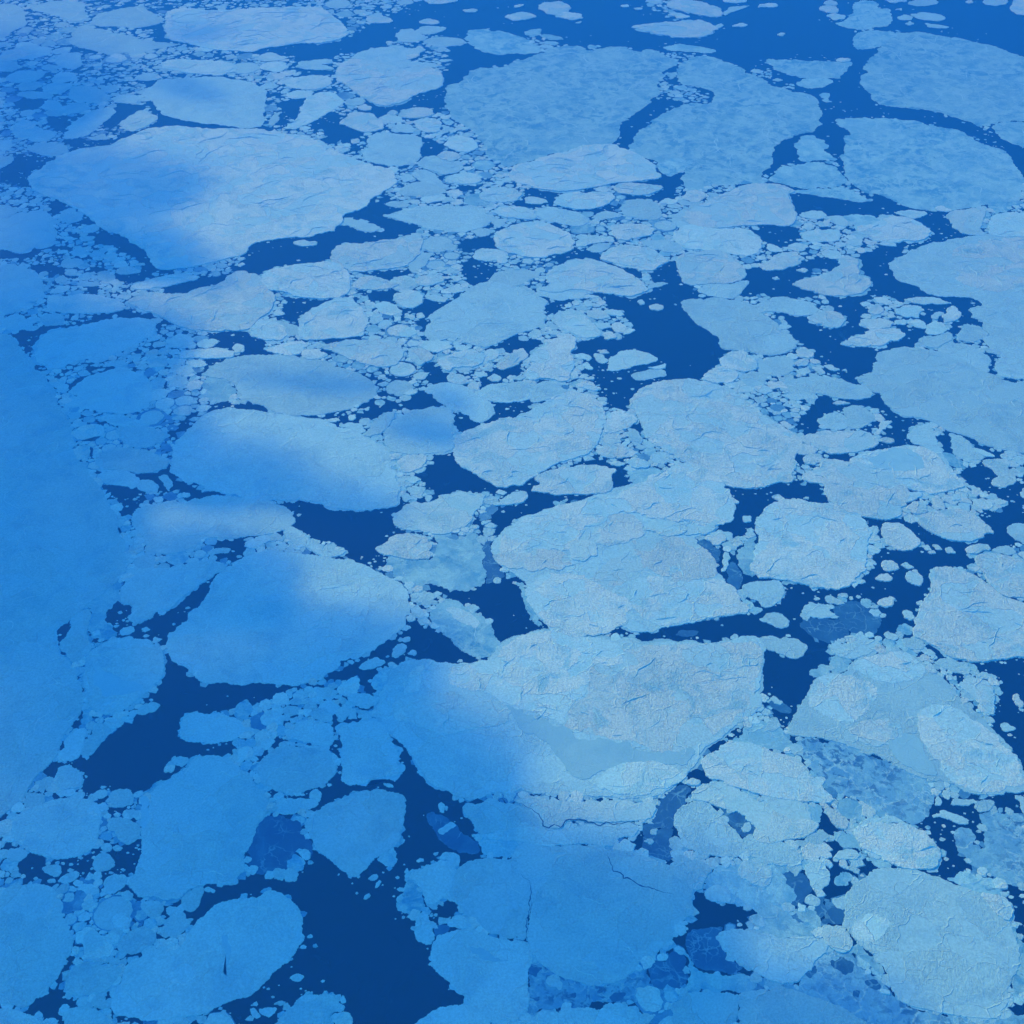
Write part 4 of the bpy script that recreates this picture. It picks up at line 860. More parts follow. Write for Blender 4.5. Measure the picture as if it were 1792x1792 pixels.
L|1590,510 1650,490 1792,480 1850,480 1890,560 1850,620 1792,660 1740,670 1640,600 1590,570
M|1730,740 1760,710 1850,700 1920,760 1900,800 1830,800 1780,770
L|1730,740 1760,705 1850,715 1920,760 1900,800 1830,810
K|1320,180 1440,120 1480,200 1400,240
Lk|1490,200 1560,180 1600,230 1540,250
K|1590,30 1650,30 1650,70 1600,75
Lk|1440,420 1460,280 1500,290 1480,400
M|1580,600 1640,620 1740,680 1680,720 1640,700
G|1260,190 1360,200 1440,270 1400,400 1360,300 1280,260
G|1480,380 1530,340 1600,440 1560,560 1480,490
M|1560,1590 1600,1500 1700,1450 1792,1450 1880,1520 1860,1640 1700,1640 1580,1610
G|1120,860 1160,820 1290,830 1270,860 1180,870
K|1300,1740 1340,1700 1500,1600 1600,1610 1750,1650 1900,1700 2020,1760 2080,1850 2230,2000 2200,2030 2000,2020 1850,2000 1700,1970 1500,1910 1340,1850|white wedge-shaped floe pointing right, just under the compound floe's lower right edge
L|1730,900 1792,880 1850,890 1850,960 1740,950
L|1650,1300 1700,1250 1730,1300 1680,1400 1560,1480 1600,1400
@1342 896 3.982
W|90,480 320,540 490,550 560,540 650,490 690,420 760,370 720,300 740,260 830,240 940,275 1070,230 1050,180 970,100 880,75 800,100 800,200 740,120 680,60 800,60 950,50 1060,80 1150,140 1300,200 1460,210 1590,150 1440,20 1560,-20 1640,0 1850,20 1850,50 1740,50 1660,100 1720,180 1740,240 1600,240 1560,270 1380,290 1440,330 1400,370 1300,380 1160,400 1140,500 1090,590 1060,640 1040,700 900,830 860,880 760,870 800,760 810,720 740,620 600,600 480,570 540,650 440,650 330,570 200,560
W|120,490 330,560 420,640 280,640 240,690 240,760 230,790 320,880 430,920 440,1000 430,1050 290,1100 340,1160 290,1260 180,1420 140,1540 190,1600 180,1660 200,1660 210,1580 100,1530 60,1430 20,1300 -60,1250 -60,1000 20,980 190,1030 280,950 220,880 100,870 50,780 160,800 120,720 0,690 -60,680 -60,640 60,620 120,560
W|1090,950 1150,940 1260,980 1280,1020 1190,1020
W|1280,1140 1400,1140 1320,1230 1330,1165
W|1420,1060 1560,1030 1850,990 1850,1850 1792,1792 1720,1680 1620,1560 1580,1500 1580,1350 1610,1230 1650,1200 1580,1160
K|1050,70 1080,20 1200,-10 1340,-20 1440,20 1520,80 1590,150 1500,180 1420,210 1300,200 1200,170 1100,120|bright lemon-shaped floe near the right edge, next to a trail of tiny chips
K|370,-350 400,-370 500,-360 700,-330 850,-300 940,-200 1000,-130 980,-60 930,30 820,60 700,40 560,20 480,-40 400,-130 380,-250|white triangular floe near the right edge above the rounded square floe
K|795,120 820,75 940,80 1020,150 1075,210 1040,250 950,275 880,250 820,190
K|800,380 810,340 870,340 915,370 900,410 830,415
K|750,470 790,435 840,430 880,465 840,490
K|965,450 980,420 1040,400 1090,460 1070,520 1000,500
K|770,630 820,600 895,600 880,650 830,670 780,650
K|945,700 970,685 1010,700 1030,740 1000,760 960,740
Lk|1040,630 1080,615 1080,650 1050,650
Lk|930,370 970,350 1030,390 980,400
Lk|1080,240 1120,230 1150,270 1110,270
Lk|1150,230 1190,230 1225,265 1180,265
Lk|1240,255 1280,245 1320,290 1260,290
Lk|1120,280 1160,270 1180,290 1140,295
K|1380,260 1440,230 1540,230 1560,265 1460,295 1400,290
L|1560,270 1620,240 1720,250 1740,290 1680,305
K|1450,320 1540,285 1640,300 1792,350 1900,380 1900,610 1792,600 1650,590 1560,510 1460,360
K|1390,380 1430,360 1480,390 1500,430 1440,420
L|1720,80 1792,85 1850,80 1850,220 1760,210 1690,160 1670,110
K|1035,790 1050,720 1110,600 1150,500 1130,440 1170,390 1260,380 1380,420 1480,460 1560,520 1650,600 1792,640 1900,660 1900,980 1792,1010 1600,1030 1430,1050 1280,1020 1200,950 1100,900 1020,870|large white right edge floe with long thin cracks and a thumb like corner
L|0,500 80,480 120,540 110,600 40,640 -60,640
L|0,720 60,705 120,740 160,790 100,815 40,790 -60,750
L|-60,880 30,860 100,890 200,880 280,930 280,960 210,1030 120,1000 0,960
L|240,700 280,640 430,650 480,720 420,740 300,730
G|450,660 540,630 640,620 740,680 810,740 760,850 600,850 540,790 480,720|dark translucent new ice with pale hairline cracks in the right part
G|225,780 260,740 400,740 520,750 580,850 540,890 430,915 320,870 260,820
L|400,600 440,580 550,640 500,650 430,640
L|440,960 460,910 560,920 620,900 680,885 750,890 800,930 780,960 700,1000 600,1030 500,1010
M|290,1110 380,1060 430,1070 440,1120 330,1160
M|440,1060 450,1000 600,1030 560,1110 460,1130
L|600,1040 700,1000 830,960 940,960 1040,1010 1110,1070 1160,1120 1250,1180 1330,1280 1400,1340 1500,1430 1580,1520 1620,1560 1700,1640 1760,1740 1840,1900 1760,1960 1580,1970 1400,1960 1250,1880 1100,1860 900,1780 760,1690 620,1650 480,1600 350,1570 180,1560 150,1540 180,1440 240,1340 300,1240 340,1160 460,1120 560,1120|big compound white floe at lower right with a smooth grey blue middle tongue
Kp|290,1350 300,1240 340,1160 460,1130 600,1140 700,1180 770,1230 760,1300 700,1380 620,1470 480,1460 380,1410
Kp|600,1100 620,1040 760,1000 930,970 1030,1020 1100,1080 1090,1150 1000,1180 870,1200 740,1170
Kp|1050,1500 1060,1390 1160,1340 1330,1370 1480,1470 1600,1560 1700,1670 1760,1760 1800,1900 1600,1960 1400,1940 1250,1840 1130,1660
Kp|560,1520 700,1450 850,1440 950,1520 880,1620 760,1640 640,1600
Bp|840,1600 960,1540 1040,1560 1100,1680 1200,1850 1000,1790 880,1700
K|1325,1210 1380,1165 1480,1165 1570,1220 1590,1290 1580,1420 1530,1400 1470,1320 1400,1260
L|1430,1120 1520,1115 1610,1150 1580,1180 1480,1160
L|1180,1040 1240,1020 1400,1050 1420,1100 1400,1140 1300,1120 1220,1090
L|940,900 960,880 1060,890 1110,930 1080,960 980,950
K|1100,1090 1150,1060 1190,1120 1150,1130
M|900,820 960,770 1030,830 1000,860 920,850
K|1715,1280 1750,1270 1790,1340 1770,1370 1730,1340
L|1625,1490 1660,1465 1740,1510 1690,1530 1650,1530
M|0,1540 80,1540 190,1610 180,1660 100,1670 0,1650 -60,1600
G|10,1340 60,1290 120,1330 180,1400 100,1400
L|0,1500 20,1440 70,1430 100,1490 50,1530 -20,1530
L|20,1300 50,1280 120,1330 60,1340
N|200,1600 300,1560 480,1600 640,1660 770,1720 960,1780 1060,1850 1150,1900 1180,1960 1140,2060 1080,2160 1000,2180 880,2150 820,2080 700,2060 600,1990 500,1960 400,1880 320,1800 240,1700|translucent lace patterned blue sheet left of the lower right compound floe
@0 1342 3.982
W|380,-20 1310,-20 1300,20 1150,110 1060,160 990,210 960,190 910,150 820,160 740,180 680,190 640,220 560,200 530,150 600,100 580,50 540,20 450,-10 380,30
W|185,590 280,625 400,640 500,640 600,610 680,560 720,510 790,480 840,530 930,530 960,510 990,560 970,650 930,740 890,790 900,830 930,860 960,905 1080,905 1160,930 1250,910 1340,845 1420,830 1620,820 1720,750 1850,690 1850,900 1720,915 1620,925 1500,970 1430,1040 1350,1100 1320,1070 1260,1000 1250,970 1170,970 1100,930 980,935 930,950 930,890 850,860 800,910 800,870 720,880 700,800 720,740 640,740 560,790 480,840 400,830 330,810 200,805 110,770 120,710 190,640
W|1340,1110 1280,1180 1200,1215 1100,1240 1110,1200 1230,1190 1260,1140
W|860,1290 910,1310 1030,1260 1020,1280 930,1330 890,1380 860,1430 860,1500 800,1550 770,1640 730,1620 720,1580 830,1510 850,1440 870,1380
W|580,1180 560,1240 560,1330 520,1380 440,1500 440,1590 560,1600 530,1650 430,1680 450,1760 470,1850 380,1792 250,1740 170,1690 70,1660 -60,1650 -60,1630 70,1640 170,1680 260,1610 340,1560 420,1450 470,1370 490,1280 510,1240
W|1790,1570 1850,1500 1950,1500 1850,1850 1700,1850 1560,1792 1430,1720 1620,1620 1720,1600
W|780,1740 900,1740 1000,1770 990,1850 780,1850
W|1110,1020 1190,1010 1190,1040 1130,1040
W|-60,560 70,555 20,600 -60,620
W|670,230 750,200 760,250 700,260
W|720,290 840,285 940,280 900,300 850,340 780,330
L|370,100 400,40 440,0 520,10 570,50 585,100 540,150 400,150
L|80,400 120,340 240,280 360,235 470,215 600,225 680,260 710,330 690,420 680,520 620,590 540,625 440,640 320,625 200,590 130,540 80,480|smooth rounded square shaded floe at lower left above a dark curving lead
L|1030,200 1100,130 1300,30 1330,-30 1370,-70 1500,-80 1600,-60 1660,0 1740,50 1760,110 1840,170 1870,240 1850,320 1790,410 1780,460 1740,560 1690,620 1710,720 1640,780 1600,820 1480,810 1380,830 1320,850 1250,920 1140,925 1080,900 970,905 930,860 900,820 900,790 960,700 990,600 990,500 980,420 1030,380|large upright unmarked shaded floe with a flat top, lower left
Bp|985,200 1030,210 1030,300 1055,360 1000,440 975,400 980,300
L|760,190 830,155 900,155 930,200 930,260 850,285 780,270
L|640,205 690,160 740,160 750,200 700,225
L|420,200 460,160 520,155 530,190 470,210
L|800,440 820,370 880,360 960,400 980,470 940,520 890,545 840,520
L|870,310 930,295 970,320 970,350 910,360
L|645,680 660,630 710,600 760,610 800,660 800,690 760,720 700,730 660,720
L|700,560 740,530 780,550 770,590 730,595
L|785,560 820,545 855,565 840,585 800,585
L|725,870 720,810 760,760 870,750 885,800 850,850 780,890
L|835,880 890,860 930,890 920,930 870,930
L|50,600 70,570 130,565 185,590 190,620 140,660 80,665
L|290,710 330,685 420,685 430,740 390,770 340,750
L|400,800 440,760 530,725 555,745 520,790 460,820
L|330,790 380,780 390,805 340,810
L|530,850 580,815 650,820 690,850 690,880 620,900
L|570,960 600,930 650,925 665,960 620,1000 580,1000
L|-60,950 0,940 20,860 100,825 260,815 340,830 400,880 440,960 430,1040 480,1130 510,1220 490,1300 450,1380 400,1470 300,1580 210,1660 160,1680 60,1650 -60,1640|large smooth shaded floe cut by the left edge of the photo, lower left corner
L|450,1560 480,1460 520,1390 620,1375 720,1390 840,1400 850,1430 800,1500 740,1560 620,1590 520,1590|small smooth shield-shaped floe between two big shaded floes, lower left corner
L|770,1650 800,1560 850,1500 870,1410 920,1350 1050,1300 1180,1290 1290,1230 1340,1120 1380,1070 1460,1000 1500,960 1620,925 1720,920 1792,915 1850,870 1880,860 1930,870 1990,910 2050,950 2090,1000 2110,1060 2100,1130 2125,1190 2070,1270 2040,1320 1950,1390 1850,1500 1800,1550 1740,1600 1620,1625 1500,1680 1390,1730 1250,1740 1150,1760 1000,1770 900,1740 800,1730|large shaded floe speckled with dark stains, its right end in the dark lead
Bp|1540,1180 1590,1170 1600,1340 1580,1480 1560,1440 1570,1300
L|1260,960 1300,880 1370,840 1420,840 1400,920 1370,990 1320,1015
L|970,960 1040,930 1110,940 1145,990 1110,1050 1040,1050
L|1140,1080 1200,1040 1280,1040 1330,1090 1270,1160 1210,1200 1140,1180
L|840,1220 900,1150 1000,1110 1080,1150 1090,1210 1020,1260 980,1290 910,1310 850,1260
L|580,1190 640,1130 700,1170 720,1240 650,1290 590,1300
L|780,1050 860,1010 920,1060 890,1140 800,1130
L|720,1190 780,1150 830,1170 830,1220 770,1240
L|600,1340 860,1340 840,1380 640,1360
L|630,1640 660,1600 730,1600 760,1660 700,1690
L|530,1640 580,1600 620,1610 600,1660 550,1680
L|-60,1700 100,1690 230,1740 370,1792 420,1900 -60,1900
L|430,1720 500,1680 640,1680 720,1730 800,1792 700,1900 480,1900
L|1420,855 1450,835 1500,860 1490,880 1440,870
Lk|500,1290 520,1250 550,1260 540,1310
K|1145,40 1150,0 1220,-10 1200,40
L|1370,1760 1400,1735 1440,1740 1430,1780 1390,1790
L|1740,1690 1770,1680 1820,1740 1780,1755
L|590,60 610,65 600,80
@450 1342 3.982
W|60,135 180,145 300,175 430,110 510,20 510,-20 590,-20 590,60 640,130 740,100 860,80 1000,60 1000,-20 1110,-20 1160,60 1290,120 1380,220 1460,240 1640,200 1792,250 1640,215 1440,250 1460,330 1540,470 1540,520 1580,620 1490,650 1400,710 1410,620 1280,600 1280,650 1130,720 1040,800 980,900 970,990 1090,1050 1110,1100 1110,1210 1210,1240 1210,1370 1260,1430 1400,1560 1470,1660 1380,1660 1230,1700 1130,1770 1040,1850 500,1900 620,1750 570,1700 600,1640 500,1580 340,1590 200,1670 160,1750 160,1900 -60,1900 -60,1600 100,1420 230,1340 330,1190 310,1060 320,1000 200,900 100,860 -60,870 -60,760 180,790 280,780 360,640 390,560 330,400 430,300 300,310 160,330 120,280 200,230 120,190 80,180
W|1180,990 1260,950 1340,930 1400,980 1400,1030 1310,1060 1300,1080 1230,1110
G|0,420 60,340 160,330 300,380 330,460 390,560 370,640 300,560 250,620 200,740 80,740 0,750 -60,700 -80,540|dark translucent new ice with pale veins between two shaded lower left floes
L|330,390 430,290 560,240 700,175 860,155 960,180 1030,210 1035,290 1010,420 990,520 940,570 850,620 790,660 760,710 700,760 650,760 560,690 480,620 410,570 390,510 340,440|smooth shaded flint shaped floe pointing down into the widest dark lead
M|830,650 870,600 950,560 970,600 960,690 920,700
L|290,600 330,570 370,600 370,640 330,650
L|180,740 220,700 290,740 270,800 200,800
M|200,680 260,600 340,660 320,720 250,740
L|115,290 150,250 210,220 300,220 400,230 430,270 300,310 180,335
L|360,210 400,150 450,180 440,240 400,250
L|430,130 470,110 480,135 450,150
L|250,185 290,170 310,195 270,205
L|770,780 830,745 845,770 800,795
L|820,845 850,790 865,800 845,835
L|740,920 780,880 790,900 760,925
Lk|880,115 940,125 950,145 890,130
L|225,1470 280,1440 330,1460 300,1495 250,1490
L|10,1690 60,1680 140,1680 120,1720 40,1735
L|110,1655 170,1630 200,1640 170,1665
L|140,1770 200,1710 310,1600 380,1590 500,1580 570,1640 560,1680 500,1740 480,1850 300,1950 150,1950
L|580,1620 600,1590 620,1640 590,1650
L|515,1740 540,1720 610,1710 600,1750 530,1770
L|50,920 80,880 140,880 200,920 140,935
G|1180,330 1220,310 1300,340 1390,400 1420,460 1540,530 1555,590 1500,610 1380,590 1290,530 1240,450 1190,390
Lp|1250,450 1350,380 1390,410 1320,460
Lk|1265,290 1280,245 1310,270 1300,325
L|1310,275 1330,280 1320,310
L|1270,640 1300,595 1380,600 1415,640 1400,700 1330,650
L|1025,735 1045,705 1055,730 1040,745
L|1290,130 1340,60 1440,70 1540,120 1640,190 1560,215 1400,220 1350,180
L|1440,260 1640,215 1720,260 1792,260 1980,350 2060,440 2000,520 1850,520 1792,510 1660,450 1560,480 1500,380 1460,340
M|1540,500 1600,450 1700,470 1792,500 1860,560 1792,640 1580,620
L|1060,770 1100,730 1200,690 1280,650 1330,660 1390,720 1370,830 1300,910 1240,950 1180,960 1150,850 1100,790
M|970,910 1020,880 1030,820 1070,780 1110,820 1160,900 1160,1000 1100,1030 1020,1020 970,980
L|1100,1100 1160,1000 1200,1060 1240,1190 1210,1240 1110,1215
L|1390,720 1440,680 1500,650 1620,635 1720,650 1790,640 1870,720 1920,820 1920,900 1900,1010 1880,1110 1880,1200 1720,1190 1600,1150 1520,1060 1400,960 1320,920 1370,850|shaded floe wedged left of the smooth round bottom middle floe behind a crack
L|1330,1080 1370,1040 1440,1040 1500,1120 1420,1130 1330,1110
L|1210,1320 1230,1220 1320,1160 1400,1140 1500,1130 1620,1180 1700,1210 1850,1215 1890,1230 1920,1350 1880,1470 1900,1600 1880,1720 1792,1800 1700,1850 1600,1760 1470,1650 1400,1560 1260,1430 1220,1370|shaded floe with stepped groove and sloping shore on the bottom dark lead
Bp|1480,1250 1560,1260 1660,1330 1760,1350 1700,1360 1580,1350 1500,1300
L|1060,1850 1130,1770 1240,1690 1400,1660 1480,1665 1600,1760 1700,1850 2000,1700 2200,1690 2500,1640 2600,1680 2700,1750 2700,2000 1060,2000
G|1230,1110 1350,1100 1330,1150 1240,1190
@900 1342 3.982
W|1130,30 1160,110 1200,80 1240,10 1240,-20 1300,20 1480,60 1640,130 1800,180 1850,200 1640,155 1500,110 1420,105 1300,130 1240,150 1200,250 1120,340 1110,420 1150,470 1120,560 1110,700 1000,640 900,590 850,590 830,500 870,470 880,430 940,380 990,300 1000,220 1100,140 1140,110
W|1110,760 1160,800 1230,860 1320,870 1340,940 1510,960 1640,990 1690,1040 1640,1080 1640,1110 1740,1155 1600,1140 1500,1110 1440,1160 1430,1230 1500,1320 1600,1390 1792,1480 1850,1520 1740,1480 1600,1440 1460,1450 1260,1400 1200,1300 1100,1210 1180,1120 1270,1030 1200,900
W|0,240 60,260 140,310 200,410 320,430 370,370 540,390 480,400 370,380 330,440 230,430 150,340 60,280 0,260
G|980,260 1040,210 1140,120 1240,150 1200,250 1120,330 1110,420 1060,440 1000,420 960,480 900,480 880,420 940,380
G|880,580 900,480 1000,440 1110,420 1120,560 1090,660 1000,640
L|900,520 940,500 975,520 950,545
L|950,440 1000,430 990,475 950,470
K|1190,100 1240,80 1300,100 1280,130 1200,125
Lk|0,235 150,205 330,240 470,250 560,235 980,262 990,300 930,370 800,380 640,390 540,385 370,370 330,430 230,430 150,340 60,270
Cp|0,245 60,265 140,315 200,415 240,430 320,425 365,375 440,372 540,388 660,392 800,385 860,410
L|-350,480 0,440 60,380 200,440 330,450 500,400 660,395 830,390 870,430 830,490 740,490 640,560 540,540 400,540 250,560 100,530 30,520
L|30,540 100,520 220,560 400,545 540,545 650,580 780,590 860,600 960,640 1110,700 1230,760 1250,850 1230,900 1260,1000 1200,1050 1120,1120 1100,1200 1020,1260 960,1330 820,1430 700,1500 560,1530 430,1490 300,1450 180,1370 120,1290 90,1190 110,1090 125,960 110,840 60,770 0,690 -20,640|wide smooth round shaded bottom middle floe with a hairline crack
Cp|655,600 665,660 690,730 760,780 860,820 960,850 1100,885
Cp|0,690 50,750 110,820 120,880 110,990 80,1060 90,1130 85,1190 60,1215 0,1210
L|1110,620 1200,610 1320,670 1380,720 1320,800 1300,860 1230,850 1160,790 1110,740
L|1110,400 1140,300 1220,250 1320,240 1400,300 1480,390 1560,470 1620,560 1600,600 1460,630 1300,610 1180,560 1150,480
Lk|1240,180 1300,130 1420,105 1520,140 1640,200 1720,270 1850,330 2050,370 2130,400 2070,470 1960,500 1850,520 1740,480 1680,420 1600,330 1420,280 1320,240 1240,230|sunlit bow shaped floe over a dark ice pocket under the white wedge floe
G|1410,290 1500,280 1600,330 1640,390 1750,480 1600,500 1530,430
L|1580,430 1640,380 1650,440 1600,460
L|1480,300 1540,315 1490,330
M|1380,720 1460,680 1560,680 1640,620 1740,640 1850,720 1900,820 1960,860 1900,1000 1960,1080 2100,1100 2120,1150 2000,1100 1850,1050 1700,1020 1640,980 1500,950 1340,930 1320,860
L|1330,860 1400,820 1480,840 1510,900 1500,950 1350,930
L|1600,520 1700,490 1850,520 1960,570 2020,640 1960,680 1792,680 1640,620
Lk|1555,730 1600,660 1680,640 1770,690 1790,760 1740,850 1640,810
L|1400,1190 1440,1150 1560,1130 1700,1160 1850,1200 2150,1200 2190,1250 2130,1320 2010,1440 1920,1500 1850,1510 1700,1440 1560,1360 1460,1270|smooth shaded tongue shaped floe left of the largest bright round floe
G|1200,1160 1300,1130 1460,1110 1420,1190 1450,1280 1600,1400 1520,1450 1400,1420 1270,1400 1210,1300
G|930,1390 1000,1350 1060,1360 1100,1280 1180,1290 1220,1500 1080,1560 960,1530
M|1000,1300 1100,1210 1220,1320 1280,1420 1460,1460 1640,1450 1700,1530 1600,1580 1400,1570 1200,1560 1100,1560 1230,1500 1180,1280 1070,1270 1060,1340
N|820,1440 930,1360 940,1530 1060,1570 900,1620 760,1640 640,1640 500,1680 300,1680 100,1740 50,1640 90,1560 110,1420 110,1360 220,1400 300,1450 440,1500 560,1530 700,1510
Gp|110,1370 200,1400 150,1470 100,1440
Gp|100,1600 180,1600 160,1640
Gp|340,1600 430,1570 430,1610 350,1620
Gp|660,1600 780,1570 760,1620 680,1640
Gp|230,1610 280,1590 270,1640
Lp|220,1480 280,1440 340,1510 320,1560 240,1530
L|1090,1650 1200,1580 1400,1570 1540,1590 1560,1680 1540,1780 1480,1900 1180,1900 1100,1780
L|1550,1590 1700,1560 1850,1530 1960,1560 2200,1650 2400,1750 2600,1850 2650,1950 1560,1950
@1342 1342 3.982
W|1060,210 1180,190 1300,210 1560,210 1850,170 1850,340 1700,310 1560,300 1480,330 1500,400 1500,560 1460,510 1400,420 1300,470 1330,590 1440,710 1300,760 1220,780 1100,740 1050,710 1180,710 1220,590 1120,450 990,400 900,350 950,250
W|1640,850 1760,830 1850,820 1850,1300 1792,1250 1730,1100 1700,960
W|1660,1680 1792,1600 1850,1560 1850,1750 1700,1720
W|320,230 500,200 540,300 470,240 380,240
W|380,340 430,350 520,440 460,480 520,530 480,610 440,620 380,570 440,490 360,420
W|640,590 700,640 750,700 700,770 600,790 580,870 540,950 400,900 320,930 440,830 450,700 440,630 480,660 560,700 660,700 660,620
G|370,1090 440,980 540,920 545,1050 520,1100
G|300,960 400,880 420,1020 370,1060
M|460,480 520,440 600,470 640,560 720,640 760,620 870,680 860,710 760,700 680,600 520,560
K|600,460 640,410 780,390 900,400 1000,420 1100,450 1160,520 1215,590 1190,690 1150,715 980,715 880,680 760,610 660,570|bright frosted floe with smooth lower right corner above the largest round floe
Lp|1040,640 1200,590 1190,690 1130,715 1040,700
L|700,360 880,340 980,400 1100,440 990,420 800,385 620,410
K|360,240 400,250 480,310 570,380 560,430 520,440 450,390 420,320
K|450,270 480,260 490,290
Lk|470,640 500,590 560,575 620,585 650,620 620,650
L|530,700 600,690 650,720 640,750 580,720
M|470,780 520,730 580,740 600,790 560,830 480,830
L|270,740 270,690 320,660 400,670 440,740 430,820 370,860 310,840
L|-60,700 0,695 40,730 20,820 -40,860
Lk|20,220 100,200 220,220 300,330 320,430 290,480 240,500 120,510 0,540 -100,480
L|190,520 300,480 380,430 440,490 380,540 240,560
M|270,260 370,260 390,320 340,410 300,380
G|30,700 260,740 320,850 300,920 180,980 20,900
L|-60,540 120,540 240,640 240,690 100,680 -60,690
M|180,1000 260,980 340,1000 380,1080 360,1140 280,1100
M|-60,950 60,960 180,1060 350,1140 300,1180 200,1180 100,1210 0,1180 -60,1150
L|-60,1200 30,1200 200,1215 390,1215 430,1260 330,1360 260,1450 200,1510 60,1480 -60,1430
L|545,1000 550,890 600,830 700,770 760,715 900,710 1030,715 1150,760 1260,800 1400,850 1500,890 1640,910 1700,960 1710,1050 1690,1100 1730,1200 1760,1280 1760,1380 1700,1480 1680,1640 1620,1750 1540,1755 1400,1750 1250,1720 1100,1690 980,1660 900,1590 850,1500 820,1400 760,1320 640,1240 580,1160 530,1100|largest bright round floe, lower right corner of the photo, smooth with faint ridge lines
Lkp|600,1100 700,1020 850,1060 830,1140 760,1220 640,1220 590,1160
Lp|600,830 700,770 780,720 980,720 1200,780 1000,830 800,930 680,1000 570,1090 545,1010
K|1480,880 1640,900 1700,960 1710,1040 1680,1080 1580,1010
Lk|370,1140 400,1105 500,1105 560,1150 600,1220 580,1280 520,1300 430,1250
M|580,1250 640,1230 760,1330 810,1400 840,1490 760,1420 660,1330 560,1290
N|240,1460 330,1360 420,1290 520,1300 640,1400 780,1480 850,1550 900,1620 1000,1680 1250,1730 1500,1770 1700,1720 1850,1760 1850,1900 700,1900 640,1780 400,1650 200,1580|lace-patterned translucent ice filling the corner below the largest bright round floe
Gp|440,1350 520,1320 610,1370 600,1430 540,1455 450,1390
Gp|680,1490 760,1480 800,1530 760,1560 690,1520
Gp|260,1430 340,1380 350,1430 300,1480
Gp|600,1560 650,1560 640,1610 600,1600
M|-60,1470 60,1490 200,1520 200,1580 60,1560 -60,1520
Lk|790,1550 850,1560 860,1590 800,1580
N|1300,470 1340,420 1420,430 1460,490 1430,540 1480,570 1520,570 1500,400 1480,330 1560,310 1700,320 1850,350 1850,780 1760,830 1720,830 1660,820 1640,780 1560,760 1500,710 1440,700 1380,620 1320,560|lace patterned blue thin ice with ragged left shore on the lower right edge
L|1140,350 1220,300 1280,320 1410,370 1400,400 1340,400 1280,370
L|1440,280 1500,230 1590,240 1560,300 1480,320
L|1280,270 1300,220 1400,230 1480,240 1400,270
L|1170,270 1190,200 1220,240 1210,270
L|1720,200 1792,210 1850,240 1850,340 1792,330
L|1060,220 1150,260 1130,275
M|1250,780 1350,730 1420,740 1480,780 1560,770 1640,860 1640,900 1500,880 1380,840 1300,800
M|1700,1080 1740,1160 1800,1270 1850,1400 1850,1560 1700,1600 1700,1480 1760,1380 1760,1260
'''
recs = []; waters = []
T = (0, 0, 1)
for ln in DATA.split('\n'):
    ln = ln.strip()
    if not ln: continue
    if ln[0] == '@':
        T = tuple(float(a) for a in ln[1:].split()); continue
    f = ln.split('|')
    px = np.array([[float(b) for b in a.split(',')] for a in f[1].split()])
    px = px / T[2] + np.array(T[:2])
    k = f[0]
    if k == 'W': waters.append(px); continue
    if k.endswith('p'): recs[-1]['parts'].append((k[:-1], px)); continue
    recs.append(dict(kind=k, px=px, parts=[], label=f[2] if len(f) > 2 else None, area=area(px), gen=False))

# a mask in picture space: 0 broken ice, 1 open water, 2 floe (margins outside the frame included)
MG = 260; SZ = 1792 + 2 * MG; ST = 2; W_ = SZ // ST
mask = np.zeros((W_, W_), np.uint8)
def fill(px, val, only=None):
    q = (px + MG) / ST
    y0 = max(0, int(q[:, 1].min())); y1 = min(W_ - 1, int(q[:, 1].max()) + 1); n = len(q)
    for y in range(y0, y1 + 1):
        yc = y + .5; xs = []
        for i in range(n):
            a = q[i]; b = q[(i + 1) % n]
            if (a[1] <= yc) != (b[1] <= yc): xs.append(a[0] + (yc - a[1]) * (b[0] - a[0]) / (b[1] - a[1]))
        xs.sort()
        for a, b in zip(xs[::2], xs[1::2]):
            mask[y, max(0, int(round(a))):max(0, min(W_, int(round(b))))] = val
for w in waters: fill(w, 1)
for r in recs: fill(r['px'], 2)
def shrink(a, n):
    for _ in range(n): a = a & np.roll(a, 1, 0) & np.roll(a, -1, 0) & np.roll(a, 1, 1) & np.roll(a, -1, 1)
    return a
free = mask == 0                    # slivers too thin for rubble are left as open cracks
core = ~shrink(~shrink(free, 2), 3)
mask[free & ~core] = 3
def mval(p):
    q = ((np.asarray(p) + MG) / ST).astype(int)
    q = np.clip(q, 0, W_ - 1); return mask[q[..., 1], q[..., 0]]

# ---------------------------------------------------------------- the sea
def box_sheet(name, half, z, mat):
    me = bpy.data.meshes.new(name)
    me.from_pydata([(-half, -half, z), (half, -half, z), (half, half, z), (-half, half, z)], [], [(0, 1, 2, 3)])
    me.materials.append(mat); o = bpy.data.objects.new(name, me); scene.collection.objects.link(o); return o
sea = box_sheet('sea', 70000, 0, M_WATER); tag(sea, kind='structure')

